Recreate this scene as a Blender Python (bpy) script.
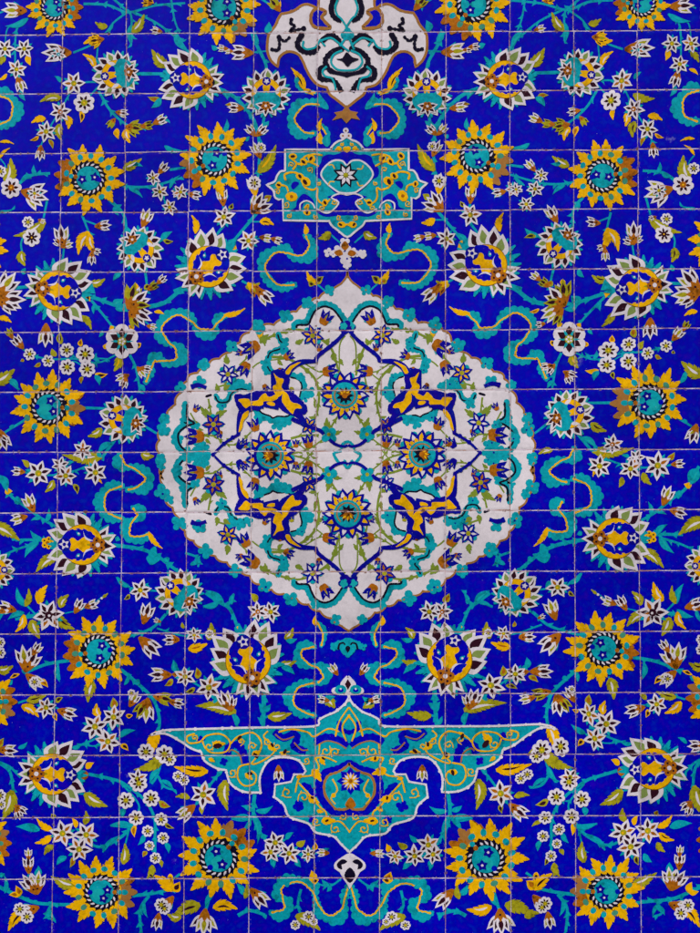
import bpy, math, random
from mathutils import Vector
from mathutils.geometry import tessellate_polygon
R = math.radians
sc = bpy.context.scene
for o in list(bpy.data.objects): bpy.data.objects.remove(o)
S = 0.0035            # metres per unit of the drawing (one tile is about 64 x 60 units)
CX, CY, CZ = 350.0, 466.5, 4.2315   # drawing centre, and its height on the wall

# ------------------------------------------------------------------ camera, sky, sun
cam = bpy.data.objects.new('camera', bpy.data.cameras.new('camera'))
sc.collection.objects.link(cam); sc.camera = cam
cam.data.sensor_fit = 'VERTICAL'; cam.data.sensor_height = 36; cam.data.lens = 50
DIST = (933*S)/(36/50)
cam.location = (0, -DIST, CZ); cam.rotation_euler = (R(90), 0, 0)
cam.data.clip_end = 500
w = bpy.data.worlds.new('World'); sc.world = w; w.use_nodes = True
nt = w.node_tree; bg = nt.nodes['Background']
sky = nt.nodes.new('ShaderNodeTexSky'); sky.sky_type = 'NISHITA'; sky.sun_disc = False
sky.sun_elevation = R(48); sky.sun_rotation = R(205); sky.dust_density = 4; sky.ozone_density = 0.6; sky.air_density = 0.8
nt.links.new(sky.outputs[0], bg.inputs[0]); bg.inputs[1].default_value = 0.09
sun = bpy.data.objects.new('sun', bpy.data.lights.new('sun', 'SUN')); sc.collection.objects.link(sun)
sun.data.energy = 1.5; sun.data.angle = R(12); sun.data.color = (1, 0.955, 0.90)
sun.rotation_euler = (R(42), 0, R(-25))
sc.view_settings.view_transform = 'Standard'; sc.view_settings.look = 'None'
sc.view_settings.exposure = 0.52; sc.view_settings.gamma = 1
sc.render.resolution_x = 768; sc.render.resolution_y = 1024

# ------------------------------------------------------------------ glazed tile material
def lin(c):
    return tuple((v/255/12.92 if v/255 <= .04045 else ((v/255+.055)/1.055)**2.4) for v in c)
grp = bpy.data.node_groups.new('glazed tile', 'ShaderNodeTree')
grp.interface.new_socket('Color', in_out='INPUT', socket_type='NodeSocketColor')
grp.interface.new_socket('Mottle', in_out='INPUT', socket_type='NodeSocketFloat')
grp.interface.new_socket('Color', in_out='OUTPUT', socket_type='NodeSocketColor')
grp.interface.new_socket('Roughness', in_out='OUTPUT', socket_type='NodeSocketFloat')
grp.interface.new_socket('Normal', in_out='OUTPUT', socket_type='NodeSocketVector')
N = grp.nodes; LK = grp.links
gi = N.new('NodeGroupInput'); go = N.new('NodeGroupOutput')
def M(op, a, b=None, c=None, clamp=False):
    n = N.new('ShaderNodeMath'); n.operation = op; n.use_clamp = clamp
    for i, v in enumerate((a, b, c)):
        if v is None: continue
        if isinstance(v, (int, float)): n.inputs[i].default_value = v
        else: LK.new(v, n.inputs[i])
    return n.outputs[0]
def noise(vec, scale, detail=2, rough=.5):
    n = N.new('ShaderNodeTexNoise'); n.inputs['Scale'].default_value = scale
    n.inputs['Detail'].default_value = detail; n.inputs['Roughness'].default_value = rough
    LK.new(vec, n.inputs['Vector']); return n.outputs[0]
def white(a, b, seed=0.0):
    c = N.new('ShaderNodeCombineXYZ'); LK.new(a, c.inputs[0]); LK.new(b, c.inputs[1]); c.inputs[2].default_value = seed
    n = N.new('ShaderNodeTexWhiteNoise'); n.noise_dimensions = '3D'; LK.new(c.outputs[0], n.inputs['Vector'])
    return n.outputs['Value'], n.outputs['Color']
def smooth(v, lo, hi):
    n = N.new('ShaderNodeMapRange'); n.interpolation_type = 'SMOOTHSTEP'
    for i, t in enumerate((v, lo, hi)):
        if isinstance(t, (int, float)): n.inputs[i].default_value = t
        else: LK.new(t, n.inputs[i])
    return n.outputs[0]
def mix(f, a, b, mode='MIX'):
    n = N.new('ShaderNodeMix'); n.data_type = 'RGBA'; n.blend_type = mode
    for s, v in ((n.inputs[0], f), (n.inputs[6], a), (n.inputs[7], b)):
        if isinstance(v, (int, float)): s.default_value = v
        elif isinstance(v, tuple): s.default_value = (*v, 1)
        else: LK.new(v, s)
    return n.outputs[2]
geo = N.new('ShaderNodeNewGeometry'); pos = geo.outputs['Position']
sx = N.new('ShaderNodeSeparateXYZ'); LK.new(pos, sx.inputs[0])
X = M('MULTIPLY_ADD', sx.outputs[0], 1/S, CX)
Y = M('MULTIPLY_ADD', sx.outputs[2], -1/S, CY + CZ/S)
A = M('MULTIPLY_ADD', Y, -0.01093, 61.7+90*0.01093)
B = M('MULTIPLY_ADD', Y, 0.00172, 63.98-90*0.00172)
u0 = M('DIVIDE', M('SUBTRACT', X, A), B)
yp = M('ADD', Y, M('MULTIPLY', M('SUBTRACT', X, 30), M('MULTIPLY_ADD', Y, -0.0000043, 0.0068+34*0.0000043)))
VQ = (-0.59008, 0.0169707, -4.24e-07)
v0 = M('MULTIPLY_ADD', M('MULTIPLY_ADD', yp, VQ[2], VQ[1]), yp, VQ[0])
# each joint shifts a little from tile to tile, and wavers
jr, _ = white(M('FLOOR', M('ADD', u0, 0.5)), M('FLOOR', v0), 3.3)
jc, _ = white(M('FLOOR', u0), M('FLOOR', M('ADD', v0, 0.5)), 7.7)
wob = noise(pos, 9, 3)
u = M('ADD', u0, M('MULTIPLY_ADD', jr, 0.016, -0.008)); u = M('ADD', u, M('MULTIPLY_ADD', wob, 0.016, -0.008))
v = M('ADD', v0, M('MULTIPLY_ADD', jc, 0.016, -0.008)); v = M('ADD', v, M('MULTIPLY_ADD', noise(pos, 11, 3), 0.016, -0.008))
du = M('MULTIPLY', M('ABSOLUTE', M('SUBTRACT', M('FRACT', M('ADD', u, .5)), .5)), 64)
dv = M('MULTIPLY', M('ABSOLUTE', M('SUBTRACT', M('FRACT', M('ADD', v, .5)), .5)), 60.5)
fine = noise(pos, 150, 3, .6); mid = noise(pos, 38, 3, .6)
rag = M('MULTIPLY', M('SUBTRACT', fine, .5), 0.9)
rag2 = M('MULTIPLY', M('SUBTRACT', mid, .5), 0.9)
ragt = M('ADD', rag, rag2)
gu = M('SUBTRACT', 1, smooth(M('ADD', du, ragt), 0.10, 0.50))
gv = M('SUBTRACT', 1, smooth(M('ADD', dv, ragt), 0.22, 0.64))
g = M('MAXIMUM', gu, gv)
# chips along the edges
dmin = M('MINIMUM', du, dv)
chipn = smooth(noise(pos, 60, 4, .65), .58, .63)
chip = M('MULTIPLY', chipn, M('SUBTRACT', 1, smooth(dmin, .9, 2.4)))
g = M('MAXIMUM', g, chip)
# the joint is hidden by dirt here and there
g = M('MULTIPLY', g, M('MULTIPLY_ADD', smooth(noise(pos, 25, 2), .34, .5), .35, .65))
gcol = mix(smooth(noise(pos, 14, 3), .42, .62), lin((200, 188, 204)), lin((166, 122, 104)))
gcol = mix(smooth(noise(pos, 60, 2), .52, .70), gcol, lin((110, 76, 66)))
# glaze tone: tile to tile, soft clouds, small strokes
tr, tcol = white(M('FLOOR', u), M('FLOOR', v), 1.1)
cloud = noise(pos, 7, 4, .6); stroke = noise(pos, 95, 3, .65)
val = M('ADD', M('MULTIPLY_ADD', tr, .20, -.10), M('MULTIPLY', M('SUBTRACT', cloud, .5), .62))
val = M('ADD', val, M('MULTIPLY', M('SUBTRACT', stroke, .5), gi.outputs['Mottle']))
patch = M('MULTIPLY', smooth(noise(pos, 24, 4, .6), .52, .66), M('MULTIPLY', gi.outputs['Mottle'], .32))
val = M('SUBTRACT', val, patch)
hsv = N.new('ShaderNodeHueSaturation'); LK.new(gi.outputs['Color'], hsv.inputs['Color'])
LK.new(M('ADD', val, 1), hsv.inputs['Value'])
LK.new(M('MULTIPLY_ADD', mid, .024, .488), hsv.inputs['Hue'])
col = hsv.outputs[0]
# pinholes and scuffs of bare body in the glaze
pin = M('MULTIPLY', smooth(noise(pos, 210, 2, .5), .735, .77), .6)
scuff = M('MULTIPLY', smooth(noise(pos, 5.5, 6, .72), .665, .72), .25)
col = mix(M('MAXIMUM', pin, scuff), col, lin((170, 165, 190)))
edge = M('MULTIPLY', M('SUBTRACT', 1, smooth(dmin, .5, 1.7)), smooth(noise(pos, 20, 3), .38, .62))
col = mix(M('MULTIPLY', edge, .32), col, lin((34, 26, 40)))
col = mix(g, col, gcol)
LK.new(col, go.inputs['Color'])
LK.new(M('ADD', M('MULTIPLY_ADD', g, .5, .24), M('MULTIPLY', cloud, .12)), go.inputs['Roughness'])
h = M('ADD', M('MULTIPLY', smooth(dmin, .3, 3.0), .9), M('ADD', M('MULTIPLY', noise(pos, 16, 2), .9), M('MULTIPLY', stroke, .12)))
bump = N.new('ShaderNodeBump'); bump.inputs['Strength'].default_value = .5; bump.inputs['Distance'].default_value = .0016
LK.new(h, bump.inputs['Height'])
tilt = N.new('ShaderNodeVectorMath'); tilt.operation = 'MULTIPLY_ADD'
LK.new(tcol, tilt.inputs[0]); tilt.inputs[1].default_value = (.03, 0, .03); tilt.inputs[2].default_value = (-.015, 0, -.015)
ad = N.new('ShaderNodeVectorMath'); ad.operation = 'ADD'; LK.new(bump.outputs[0], ad.inputs[0]); LK.new(tilt.outputs[0], ad.inputs[1])
nm = N.new('ShaderNodeVectorMath'); nm.operation = 'NORMALIZE'; LK.new(ad.outputs[0], nm.inputs[0])
LK.new(nm.outputs[0], go.inputs['Normal'])
PAL = dict(tgrn=(60, 132, 110), blue=(0, 1, 170), white=(203, 198, 209), panel=(203, 198, 206), yellow=(218, 166, 5), turq=(8, 147, 163),
           brown=(156, 92, 16), olive=(150, 146, 26), dark=(44, 16, 30), ink=(16, 12, 34), sage=(112, 132, 44), grn=(118, 138, 74),
           gold=(150, 104, 52), cobalt=(6, 4, 138), dyel=(120, 78, 8), pturq=(20, 160, 166), body=(120, 96, 78))
MOT = dict(blue=.28, white=.45, panel=.3, yellow=.8, turq=1.1, brown=1.6, olive=1.3, cobalt=.6)
mats = {}
def mat(k):
    if k in mats: return mats[k]
    m = bpy.data.materials.new(k + ' glaze'); m.use_nodes = True; t = m.node_tree; b = t.nodes['Principled BSDF']
    gn = t.nodes.new('ShaderNodeGroup'); gn.node_tree = grp
    gn.inputs[0].default_value = (*lin(PAL[k]), 1); gn.inputs[1].default_value = MOT.get(k, .5)
    for a, c in (('Color', 'Base Color'), ('Roughness', 'Roughness'), ('Normal', 'Normal')): t.links.new(gn.outputs[a], b.inputs[c])
    b.inputs['Specular IOR Level'].default_value = .045
    mats[k] = m; return m

# ------------------------------------------------------------------ drawing tools (units of the drawing, y down)
K = 180/700
ORG = dict(A=(0, 0), B=(0, 160), C=(0, 310), D=(0, 450), E=(0, 600), F=(0, 753))
cur = [0, 0]
def crop(c, i=0): Z(i, ORG[c][1], 180)
def Z(x, y, size):
    global K
    K = size/700; cur[0] = x; cur[1] = y
def P(x, y): return (cur[0] + x*K, cur[1] + y*K)
def PP(pts): return [P(*p) for p in pts]
rnd = random.Random(7)
# left-right reflection about the wall's own axis, with the painter's small displacements
def RR(ox, oy, x, y): return (ox + x*K, oy + y*K)
def axis(y): return 346.6 + (y-60)*0.0036
ANC = []
def anc(l, r): ANC.append((l, (r[0] - (2*axis(l[1]) - l[0]), r[1] - l[1])))
anc(RR(0,0,215,30), RR(520,0,472,15)); anc(RR(0,0,450,290), RR(520,0,235,285)); anc(RR(0,160,345,75), RR(520,160,320,65))
anc(RR(0,160,545,345), RR(520,160,155,328)); anc(RR(0,160,225,505), RR(520,160,465,492)); anc(RR(0,310,475,120), RR(520,310,190,112))
anc(RR(0,310,190,378), RR(520,310,502,360)); anc(RR(0,310,480,425), RR(520,310,190,402)); anc(RR(0,310,150,635), RR(520,310,535,605))
anc(RR(0,450,320,370), RR(520,450,372,345)); anc(RR(0,450,520,105), RR(520,450,160,75)); anc(RR(0,600,385,200), RR(520,600,325,188))
anc(RR(0,753,200,85), RR(520,753,522,62)); anc(RR(0,753,395,540), RR(520,753,335,538)); anc(RR(175,600,290,245), RR(345,600,400,238))
anc(RR(175,753,170,408), RR(345,753,547,412)); anc(RR(175,0,190,30), RR(345,0,500,18)); anc(RR(175,0,75,312), RR(345,0,618,310))
anc(RR(175,0,355,360), RR(345,0,318,362)); anc(RR(175,0,155,620), RR(345,0,512,608)); anc(RR(175,160,130,420), RR(345,160,548,415))
anc(RR(175,160,430,400), RR(345,160,255,390)); anc(RR(175,450,25,558), RR(345,450,655,560)); anc(RR(175,753,450,390), RR(345,753,265,400))
anc(RR(175,310,370,570), RR(345,310,300,565)); anc(RR(175,310,205,250), RR(345,310,455,245)); anc(RR(175,600,-110,520), RR(345,600,835,495))
anc(RR(175,600,325,45), RR(345,600,375,45)); anc(RR(0,450,570,655), RR(520,450,125,640)); anc(RR(0,753,540,118), RR(520,753,190,112))
anc(RR(0,753,490,183), RR(520,753,240,178)); anc(RR(0,753,250,312), RR(520,753,490,302)); anc(RR(0,753,605,408), RR(520,753,120,400))
anc(RR(0,600,370,490), RR(520,600,335,480)); anc(RR(175,753,110,165), RR(345,753,605,160)); anc(RR(0,0,180,510), RR(520,0,495,500))
anc(RR(0,0,95,190), RR(520,0,590,170)); anc(RR(0,0,60,270), RR(520,0,625,250)); anc(RR(0,310,115,172), RR(520,310,568,140))
anc(RR(0,450,190,640), RR(520,450,515,630)); anc(RR(0,753,140,530), RR(520,753,590,515))
anc((160, 437), (531.5, 437))
for yy in range(-40, 1000, 45): ANC.append(((axis(yy), yy), (0, 0)))
def mirror(p):
    x, y = p; ws = dx = dy = 0
    for (ax, ay), (qx, qy) in ANC:
        k = 1/(((x-ax)**2 + (y-ay)**2) + 60)**1.6
        ws += k; dx += k*qx; dy += k*qy
    return (2*axis(y) - x + dx/ws, y + dy/ws)
ident = lambda p: p
MAP = [ident]

class Mo:                      # one motif under construction: polygons with a colour, later one mesh
    def __init__(s): s.v = []; s.f = []; s.c = []
    def poly(s, pts, c, jit=0.0):
        b = len(s.v)
        for p in pts:
            if jit: p = (p[0] + rnd.uniform(-jit, jit), p[1] + rnd.uniform(-jit, jit))
            s.v.append(MAP[0](p))
        if len(pts) > 24:          # long outlines are cut into triangles here
            tri = tessellate_polygon([[Vector((x, y, 0)) for x, y in s.v[b:]]])
            s.f.append([[b+i for i in t] for t in tri])
        else: s.f.append(list(range(b, len(s.v))))
        s.c.append(c)
    def strip(s, L, Rr, c):
        b = len(s.v); n = len(L)
        for p, q in zip(L, Rr): s.v.append(MAP[0](p)); s.v.append(MAP[0](q))
        s.f.append([[b+2*i, b+2*i+1, b+2*i+3, b+2*i+2] for i in range(n-1)]); s.c.append(c)
def cr(pts, closed=False, n=4):
    out = []; m = len(pts)
    if m < 3: return list(pts)
    rng = range(m) if closed else range(m-1)
    for i in rng:
        g = lambda j: pts[j % m] if closed else pts[max(0, min(m-1, j))]
        p0, p1, p2, p3 = g(i-1), g(i), g(i+1), g(i+2)
        for k in range(n):
            t = k/n
            out.append(tuple(.5*((2*b) + (-a+c)*t + (2*a-5*b+4*c-d)*t*t + (-a+3*b-3*c+d)*t**3) for a, b, c, d in zip(p0, p1, p2, p3)))
    if not closed: out.append(pts[-1])
    return out
LOC = [None]                   # layer of every object: base depth off the wall
def pol(o, r, a): a = R(a); return (o[0] + r*math.cos(a), o[1] + r*math.sin(a))
def blob(m, pts, c, n=4, jit=0): m.poly(cr(pts, True, n), c, jit)
def disc(m, o, r, c, n=14, rx=1, ang=0):
    a0 = R(ang); m.poly([(o[0] + r*rx*math.cos(t)*math.cos(a0) - r*math.sin(t)*math.sin(a0), o[1] + r*rx*math.cos(t)*math.sin(a0) + r*math.sin(t)*math.cos(a0)) for t in (2*math.pi*i/n for i in range(n))], c)
def stroke(m, pts, w0, w1, c, n=4, bump=0, per=6, side=0):
    q = cr(pts, False, n); L = []; Q = []; s = 0
    tot = sum(math.dist(q[i], q[i+1]) for i in range(len(q)-1)) or 1
    for i, p in enumerate(q):
        a = q[max(0, i-1)]; b = q[min(len(q)-1, i+1)]; d = math.dist(a, b) or 1
        nx, ny = -(b[1]-a[1])/d, (b[0]-a[0])/d
        if i: s += math.dist(q[i-1], p)
        w = (w0 + (w1-w0)*s/tot)/2; e = abs(math.sin(math.pi*s/per))*bump if bump else 0
        l = w + (e if side <= 0 else 0); r = w + (e if side >= 0 else 0)
        L.append((p[0]+nx*l, p[1]+ny*l)); Q.append((p[0]-nx*r, p[1]-ny*r))
    m.strip(L, Q, c)
def petal_pts(o, ang, Ln, W, bend=0, fat=.45, t0=0, t1=1, ws=1):
    L = []; Q = []; n = 7
    for i in range(n+1):
        t = t0 + (t1-t0)*i/n; s = i/n
        wd = W/2*ws*math.sin(math.pi*s**.66)**1.05 if 0 < i < n else (W*.12*ws if i == 0 else 0)
        ax = t*Ln; ay = bend*Ln*math.sin(math.pi*t)*.5
        ca, sa = math.cos(R(ang)), math.sin(R(ang))
        f = lambda x, y: (o[0] + x*ca - y*sa, o[1] + x*sa + y*ca)
        L.append(f(ax, ay + wd)); Q.append(f(ax, ay - wd))
    return L + Q[::-1]
def petal(m, o, ang, Ln, W, c, inner=None, bend=0):
    m.poly(petal_pts(o, ang, Ln, W, bend), c, .12)
    if inner: m.poly(petal_pts(o, ang, Ln, W, bend, t0=.22, t1=.80, ws=.50), inner, .1)
def sleaf_pts(o, ang, Ln, W, teeth=4, bend=0, grow=0):
    ca, sa = math.cos(R(ang)), math.sin(R(ang)); out = []
    f = lambda x, y: (o[0] + x*ca - (y + bend*Ln*math.sin(math.pi*min(1, max(0, x/Ln)))*.5)*sa, o[1] + x*sa + (y + bend*Ln*math.sin(math.pi*min(1, max(0, x/Ln)))*.5)*ca)
    env = lambda t: (W/2 + grow)*math.sin(math.pi*min(.999, max(.001, t))**.62)**1.05
    side = [(0, W*.14 + grow)]
    for i in range(teeth):
        t0 = .06 + .86*i/teeth; t1 = .06 + .86*(i+.92)/teeth
        side.append((t0*Ln, env(t0 + .02)*.74)); side.append(((t0*.6+t1*.4)*Ln, env(t0*.6+t1*.4)*.98))
        side.append(((t1 + .22/teeth)*Ln, env(min(.93, t1 + .02))*1.10 + .15))
    side.append(((1)*Ln + grow, 0))
    out = [f(x, y) for x, y in side] + [f(x, -y) for x, y in side[-2::-1]]
    return out
def sleaf(m, o, ang, Ln, W, c, teeth=4, bend=0, rib=None, line=None):
    if line: m.poly(sleaf_pts(o, ang, Ln, W, teeth, bend, .35), line)
    m.poly(sleaf_pts(o, ang, Ln, W, teeth, bend), c, .12)
    if rib: m.poly(petal_pts(pol(o, Ln*.18, ang), ang, Ln*.55, max(1.0, W*.2), bend*1.1), rib)

# ------------------------------------------------------------------ objects
wall = bpy.data.objects.new('tiled_wall', None); sc.collection.objects.link(wall)
wall['label'] = 'cobalt blue glazed tile wall painted with a white medallion, golden flowers and turquoise vines'
wall['category'] = 'wall'; wall['kind'] = 'thing'
LAY = dict(vine=.0002, panel=.0003, scroll=.0006, leaf=.0010, bud=.0014, flower=.0018, big=.0022, ink=.0032)
cnt = {}
def make(name, m, lay, parent=None, label=None, step=5e-6):
    if not m.v: return None
    k = cnt[lay] = cnt.get(lay, 0) + 1
    z = LAY[lay] + (k % 37)*5.3e-6
    cx = sum(p[0] for p in m.v)/len(m.v); cy = sum(p[1] for p in m.v)/len(m.v)
    ox, oz = (cx-CX)*S, CZ - (cy-CY)*S
    verts = [None]*len(m.v); faces = []; mi = []; slots = []
    for i, (f, c) in enumerate(zip(m.f, m.c)):
        if c not in slots: slots.append(c)
        quad = isinstance(f[0], list)
        for q in (f if quad else [f]):
            for j in q: verts[j] = ((m.v[j][0]-CX)*S - ox, -(z + i*step), CZ - (m.v[j][1]-CY)*S - oz)
            faces.append(q); mi.append(slots.index(c))
    verts = [q or (0, 0, 0) for q in verts]
    me = bpy.data.meshes.new(name); me.from_pydata(verts, [], faces)
    for c in slots: me.materials.append(mat(c))
    me.polygons.foreach_set('material_index', mi); me.update()
    o = bpy.data.objects.new(name, me); sc.collection.objects.link(o)
    if parent is None: o.parent = wall; o.location = (ox, 0, oz)
    else: o.parent = parent; o.location = (ox - parent.location[0], 0, oz - parent.location[2])
    if label: o['label'] = label
    return o

# the wall itself: slab and its blue tile field
def slab(name, x0, x1, y0, y1, d0, d1, c, nx=1, ny=1):
    vs = []; fs = []
    X0, X1, Z0, Z1 = (x0-CX)*S, (x1-CX)*S, CZ-(y1-CY)*S, CZ-(y0-CY)*S
    for (a, b) in ((X0, Z0), (X1, Z0), (X1, Z1), (X0, Z1)): vs += [(a, -d0, b), (a, -d1, b)]
    fs = [(1, 3, 5, 7), (0, 6, 4, 2), (0, 2, 3, 1), (2, 4, 5, 3), (4, 6, 7, 5), (6, 0, 1, 7)]
    me = bpy.data.meshes.new(name); me.from_pydata(vs, [], fs); me.materials.append(mat(c)); me.update()
    o = bpy.data.objects.new(name, me); sc.collection.objects.link(o); o.parent = wall; return o
BOT = CY + CZ/S
slab('tile_field', -265, 965, -205, BOT, -.02, 0, 'blue')
mt = bpy.data.materials.new('brick core'); mt.use_nodes = True; b = mt.node_tree.nodes['Principled BSDF']
bt = mt.node_tree.nodes.new('ShaderNodeTexBrick'); bt.inputs['Color1'].default_value = (.33, .2, .11, 1); bt.inputs['Color2'].default_value = (.27, .16, .09, 1)
mt.node_tree.links.new(bt.outputs[0], b.inputs['Base Color']); b.inputs['Roughness'].default_value = .9
core = slab('brick_core', -267, 967, -207, BOT, -.35, -.021, 'body'); core.data.materials[0] = mt

# ------------------------------------------------------------------ flowers
def sunflower(x, y, r, cal, fl=(-60, 60), raw=False):
    o = (x, y) if raw else P(x, y); r = r if raw else r*K
    m = Mo()
    n = 13; a0 = rnd.uniform(0, 25)
    # calyx
    for d in (-26, 0, 26): sleaf(m, pol(o, r*.5, cal+d), cal+d*.7, r*.50, r*.42, rnd.choice(['brown', 'brown', 'gold']), 3)
    for i in range(n):
        a = a0 + i*360/n; da = (a-cal+180) % 360 - 180
        if abs(da) < 22: continue
        sleaf(m, pol(o, r*.46, a), a + rnd.uniform(-8, 8), r*rnd.uniform(.52, .62), r*.325, 'yellow', rnd.choice((3, 4, 4, 5)), rnd.uniform(-.22, .22), line='dyel')
    disc(m, o, r*.56, 'yellow', 26)
    for i in range(n):
        a = a0 + (i+.5)*360/n; disc(m, pol(o, r*.645, a), r*.078, rnd.choice(['turq', 'turq', 'tgrn']), 9, 1.25, a + 90*(rnd.random() < .4)); stroke(m, [pol(o, r*.54, a-5), pol(o, r*.58, a), pol(o, r*.54, a+5)], .5, .5, 'dyel', 2)
    p = make('sunflower', m, 'big')
    m = Mo(); nn = 18
    for i in range(nn): petal(m, pol(o, r*.40, i*360/nn), i*360/nn + 30, r*.15, r*.10, 'ink')
    disc(m, o, r*.48, 'ink', 26)
    for i in range(nn):
        a = i*360/nn; petal(m, pol(o, r*.365, a), a + 55, r*.14, r*.055, 'white')
    disc(m, o, r*.345, 'turq', 22)
    disc(m, pol(o, r*.12, cal+150), r*.16, 'pturq', 12)
    for a in fl:
        c = pol(o, r*.18, a)
        for j in range(5): petal(m, c, a + j*72, r*.15, r*.12, 'cobalt')
        disc(m, c, r*.035, 'white', 6)
    disc(m, pol(o, r*.31, cal + 180), r*.075, 'blue', 8)
    petal(m, pol(o, r*.36, cal-8), cal - 50, r*.22, r*.1, 'ink'); petal(m, pol(o, r*.36, cal+8), cal + 50, r*.22, r*.1, 'ink'); disc(m, pol(o, r*.37, cal), r*.065, 'brown', 8); disc(m, pol(o, r*.50, cal), r*.07, 'turq', 8)
    make('flower_disc', m, 'ink', p)

def rosette(m, c, r, a=0, col='brown', dot='white', k=5):
    for j in range(k): disc(m, pol(c, r*.62, a + j*360/k), r*.46, col, 8)
    for j in range(k): disc(m, pol(c, r*.62, a + j*360/k), r*.16, 'dark', 6)
    disc(m, c, r*.3, dot, 8)

def lotus(x, y, s, ang, raw=False):
    o = (x, y) if raw else P(x, y); r = 30*s; m = Mo()
    f = lambda a, b: (o[0] + (a*math.cos(R(ang)) - b*math.sin(R(ang)))*r, o[1] + (a*math.sin(R(ang)) + b*math.cos(R(ang)))*r)
    back = f(-.46, 0)
    # turquoise fringe
    disc(m, o, r*.72, 'turq', 24)
    for i in range(20):
        th = -160 + i*17; sleaf(m, pol(o, r*.60, ang+th), ang+th*.93, r*.42, r*.20, 'turq', 2)
    blob(m, [f(.6, -.45), f(.95, -.3), f(.86, -.1), f(1.1, 0), f(.86, .1), f(.95, .3), f(.6, .45)], 'turq')
    ins = ['dark', 'grn']; k = rnd.randint(0, 1)
    for sg in (1, -1):
        for j, th in enumerate((32, 56, 82, 110)):
            bx, by = .58*math.cos(R(th)), .58*math.sin(R(th))*sg
            dr = math.degrees(math.atan2(by, bx + .62))*1.12
            petal(m, f(bx*.86, by*.86), ang + dr + rnd.uniform(-5, 5), r*(.74 if j in (1, 2) else .66)*rnd.uniform(.93, 1.08), r*.50, 'white', ins[(j+k) % 2], sg*-.10)
    for j, th in enumerate((122, 238, 150, 210, 180)):
        petal(m, f(-.42, 0), ang + th + rnd.uniform(-4, 4), r*(.70 if th != 180 else .62), r*.36, 'white', ins[(j//2+k+1) % 2])
    p = make('palmette_flower', m, 'big')
    m = Mo()
    r *= .95
    disc(m, o, r*.67, 'dyel', 30); disc(m, o, r*.65, 'yellow', 30); 
    for sg in (1, -1):          # two dark hollows beside the bulb, with frayed edges
        bl = [(-.46, .06), (-.42, .26), (-.26, .43), (-.02, .52), (.24, .52), (.48, .44), (.66, .24), (.60, .10), (.46, .12), (.36, .22), (.26, .20), (.17, .12), (.06, .18), (-.04, .25), (-.16, .20), (-.28, .08)]
        blob(m, [f(x, y*sg) for x, y in bl], 'blue', 3, .15)
        for x, y, d in ((-.32, .42, 235), (-.12, .53, 225), (.10, .56, 215), (.32, .53, 200)): petal(m, f(x, y*sg), ang + sg*d, r*.14, r*.08, 'yellow')
        petal(m, f(-.36, sg*.14), ang + sg*42, r*.46, r*.06, 'white', None, -sg*.5)
        petal(m, f(.08, sg*.30), ang + sg*40, r*.18, r*.10, 'turq'); disc(m, f(.13, sg*.36), r*.035, 'white', 6)
    petal(m, f(-.34, 0), ang, r*.22, r*.09, 'olive')
    r /= .95
    make('flower_heart', m, 'ink', p)
    m = Mo(); c = f(.56, 0)
    disc(m, c, r*.21, 'cobalt', 10)
    for j in range(5): petal(m, c, ang + j*72, r*.17, r*.09, 'white')
    disc(m, c, r*.06, 'cobalt', 7)
    LAY['ink'] += .0004; make('floret', m, 'ink', p)
    m = Mo(); disc(m, f(-.62, 0), r*.14, 'ink', 10); rosette(m, f(-.47, 0), r*.24, ang); make('rosette', m, 'ink', p); LAY['ink'] -= .0004

def globe(x, y, r, ang, raw=False):
    o = (x, y) if raw else P(x, y); r = r if raw else r*K; m = Mo()
    f = lambda a, b: (o[0] + (a*math.cos(R(ang)) - b*math.sin(R(ang)))*r, o[1] + (a*math.sin(R(ang)) + b*math.cos(R(ang)))*r)
    for i in range(15): sleaf(m, pol(o, r*.6, ang+i*24+9), ang+i*24+9, r*.48, r*.24, 'turq', 2)
    for i in range(14):
        th = i*360/14 + 12; d = (th+180) % 360 - 180
        dr = ang + th + (-22 if d > 0 else 22)*(-1)
        petal(m, pol(o, r*.52, ang+th), dr, r*.58, r*.42, 'white', ['dark', 'grn', 'dark'][i % 3])
    p = make('globe_flower', m, 'big')
    m = Mo()
    disc(m, o, r*.64, 'dyel', 24); disc(m, o, r*.62, 'yellow', 24)
    disc(m, f(.06, 0), r*.44, 'blue', 20)
    blob(m, [f(-.5, 0), f(-.3, .16), f(-.05, .12), f(.1, .2), f(.3, .2), f(.3, -.2), f(.1, -.2), f(-.05, -.12), f(-.3, -.16)], 'yellow', 3)
    for sg in (1, -1): petal(m, f(.05, sg*.42), ang + 180 - sg*25, r*.42, r*.16, 'white', None)
    blob(m, [f(.0, .02), f(.0, .34), f(.2, .62), f(.45, .62), f(.72, .4), f(.78, 0), f(.72, -.4), f(.45, -.62), f(.2, -.62), f(.0, -.34)], 'turq', 3)
    for sg in (-1, 0, 1): petal(m, f(.25, sg*.3), ang+180 + sg*-15, r*.34, r*.22, 'turq')
    c = f(-.50, 0); disc(m, c, r*.19, 'cobalt', 9)
    for j in range(5): petal(m, c, ang + j*72, r*.13, r*.08, 'white')
    make('flower_heart', m, 'ink', p)
    m = Mo()
    for j in range(5): petal(m, f(.58, 0), ang + j*50 - 100, r*.46, r*.27, 'white', 'dark')
    rosette(m, f(.56, 0), r*.2, ang); LAY['ink'] += .0004; make('rosette', m, 'ink', p); LAY['ink'] -= .0004

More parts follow.
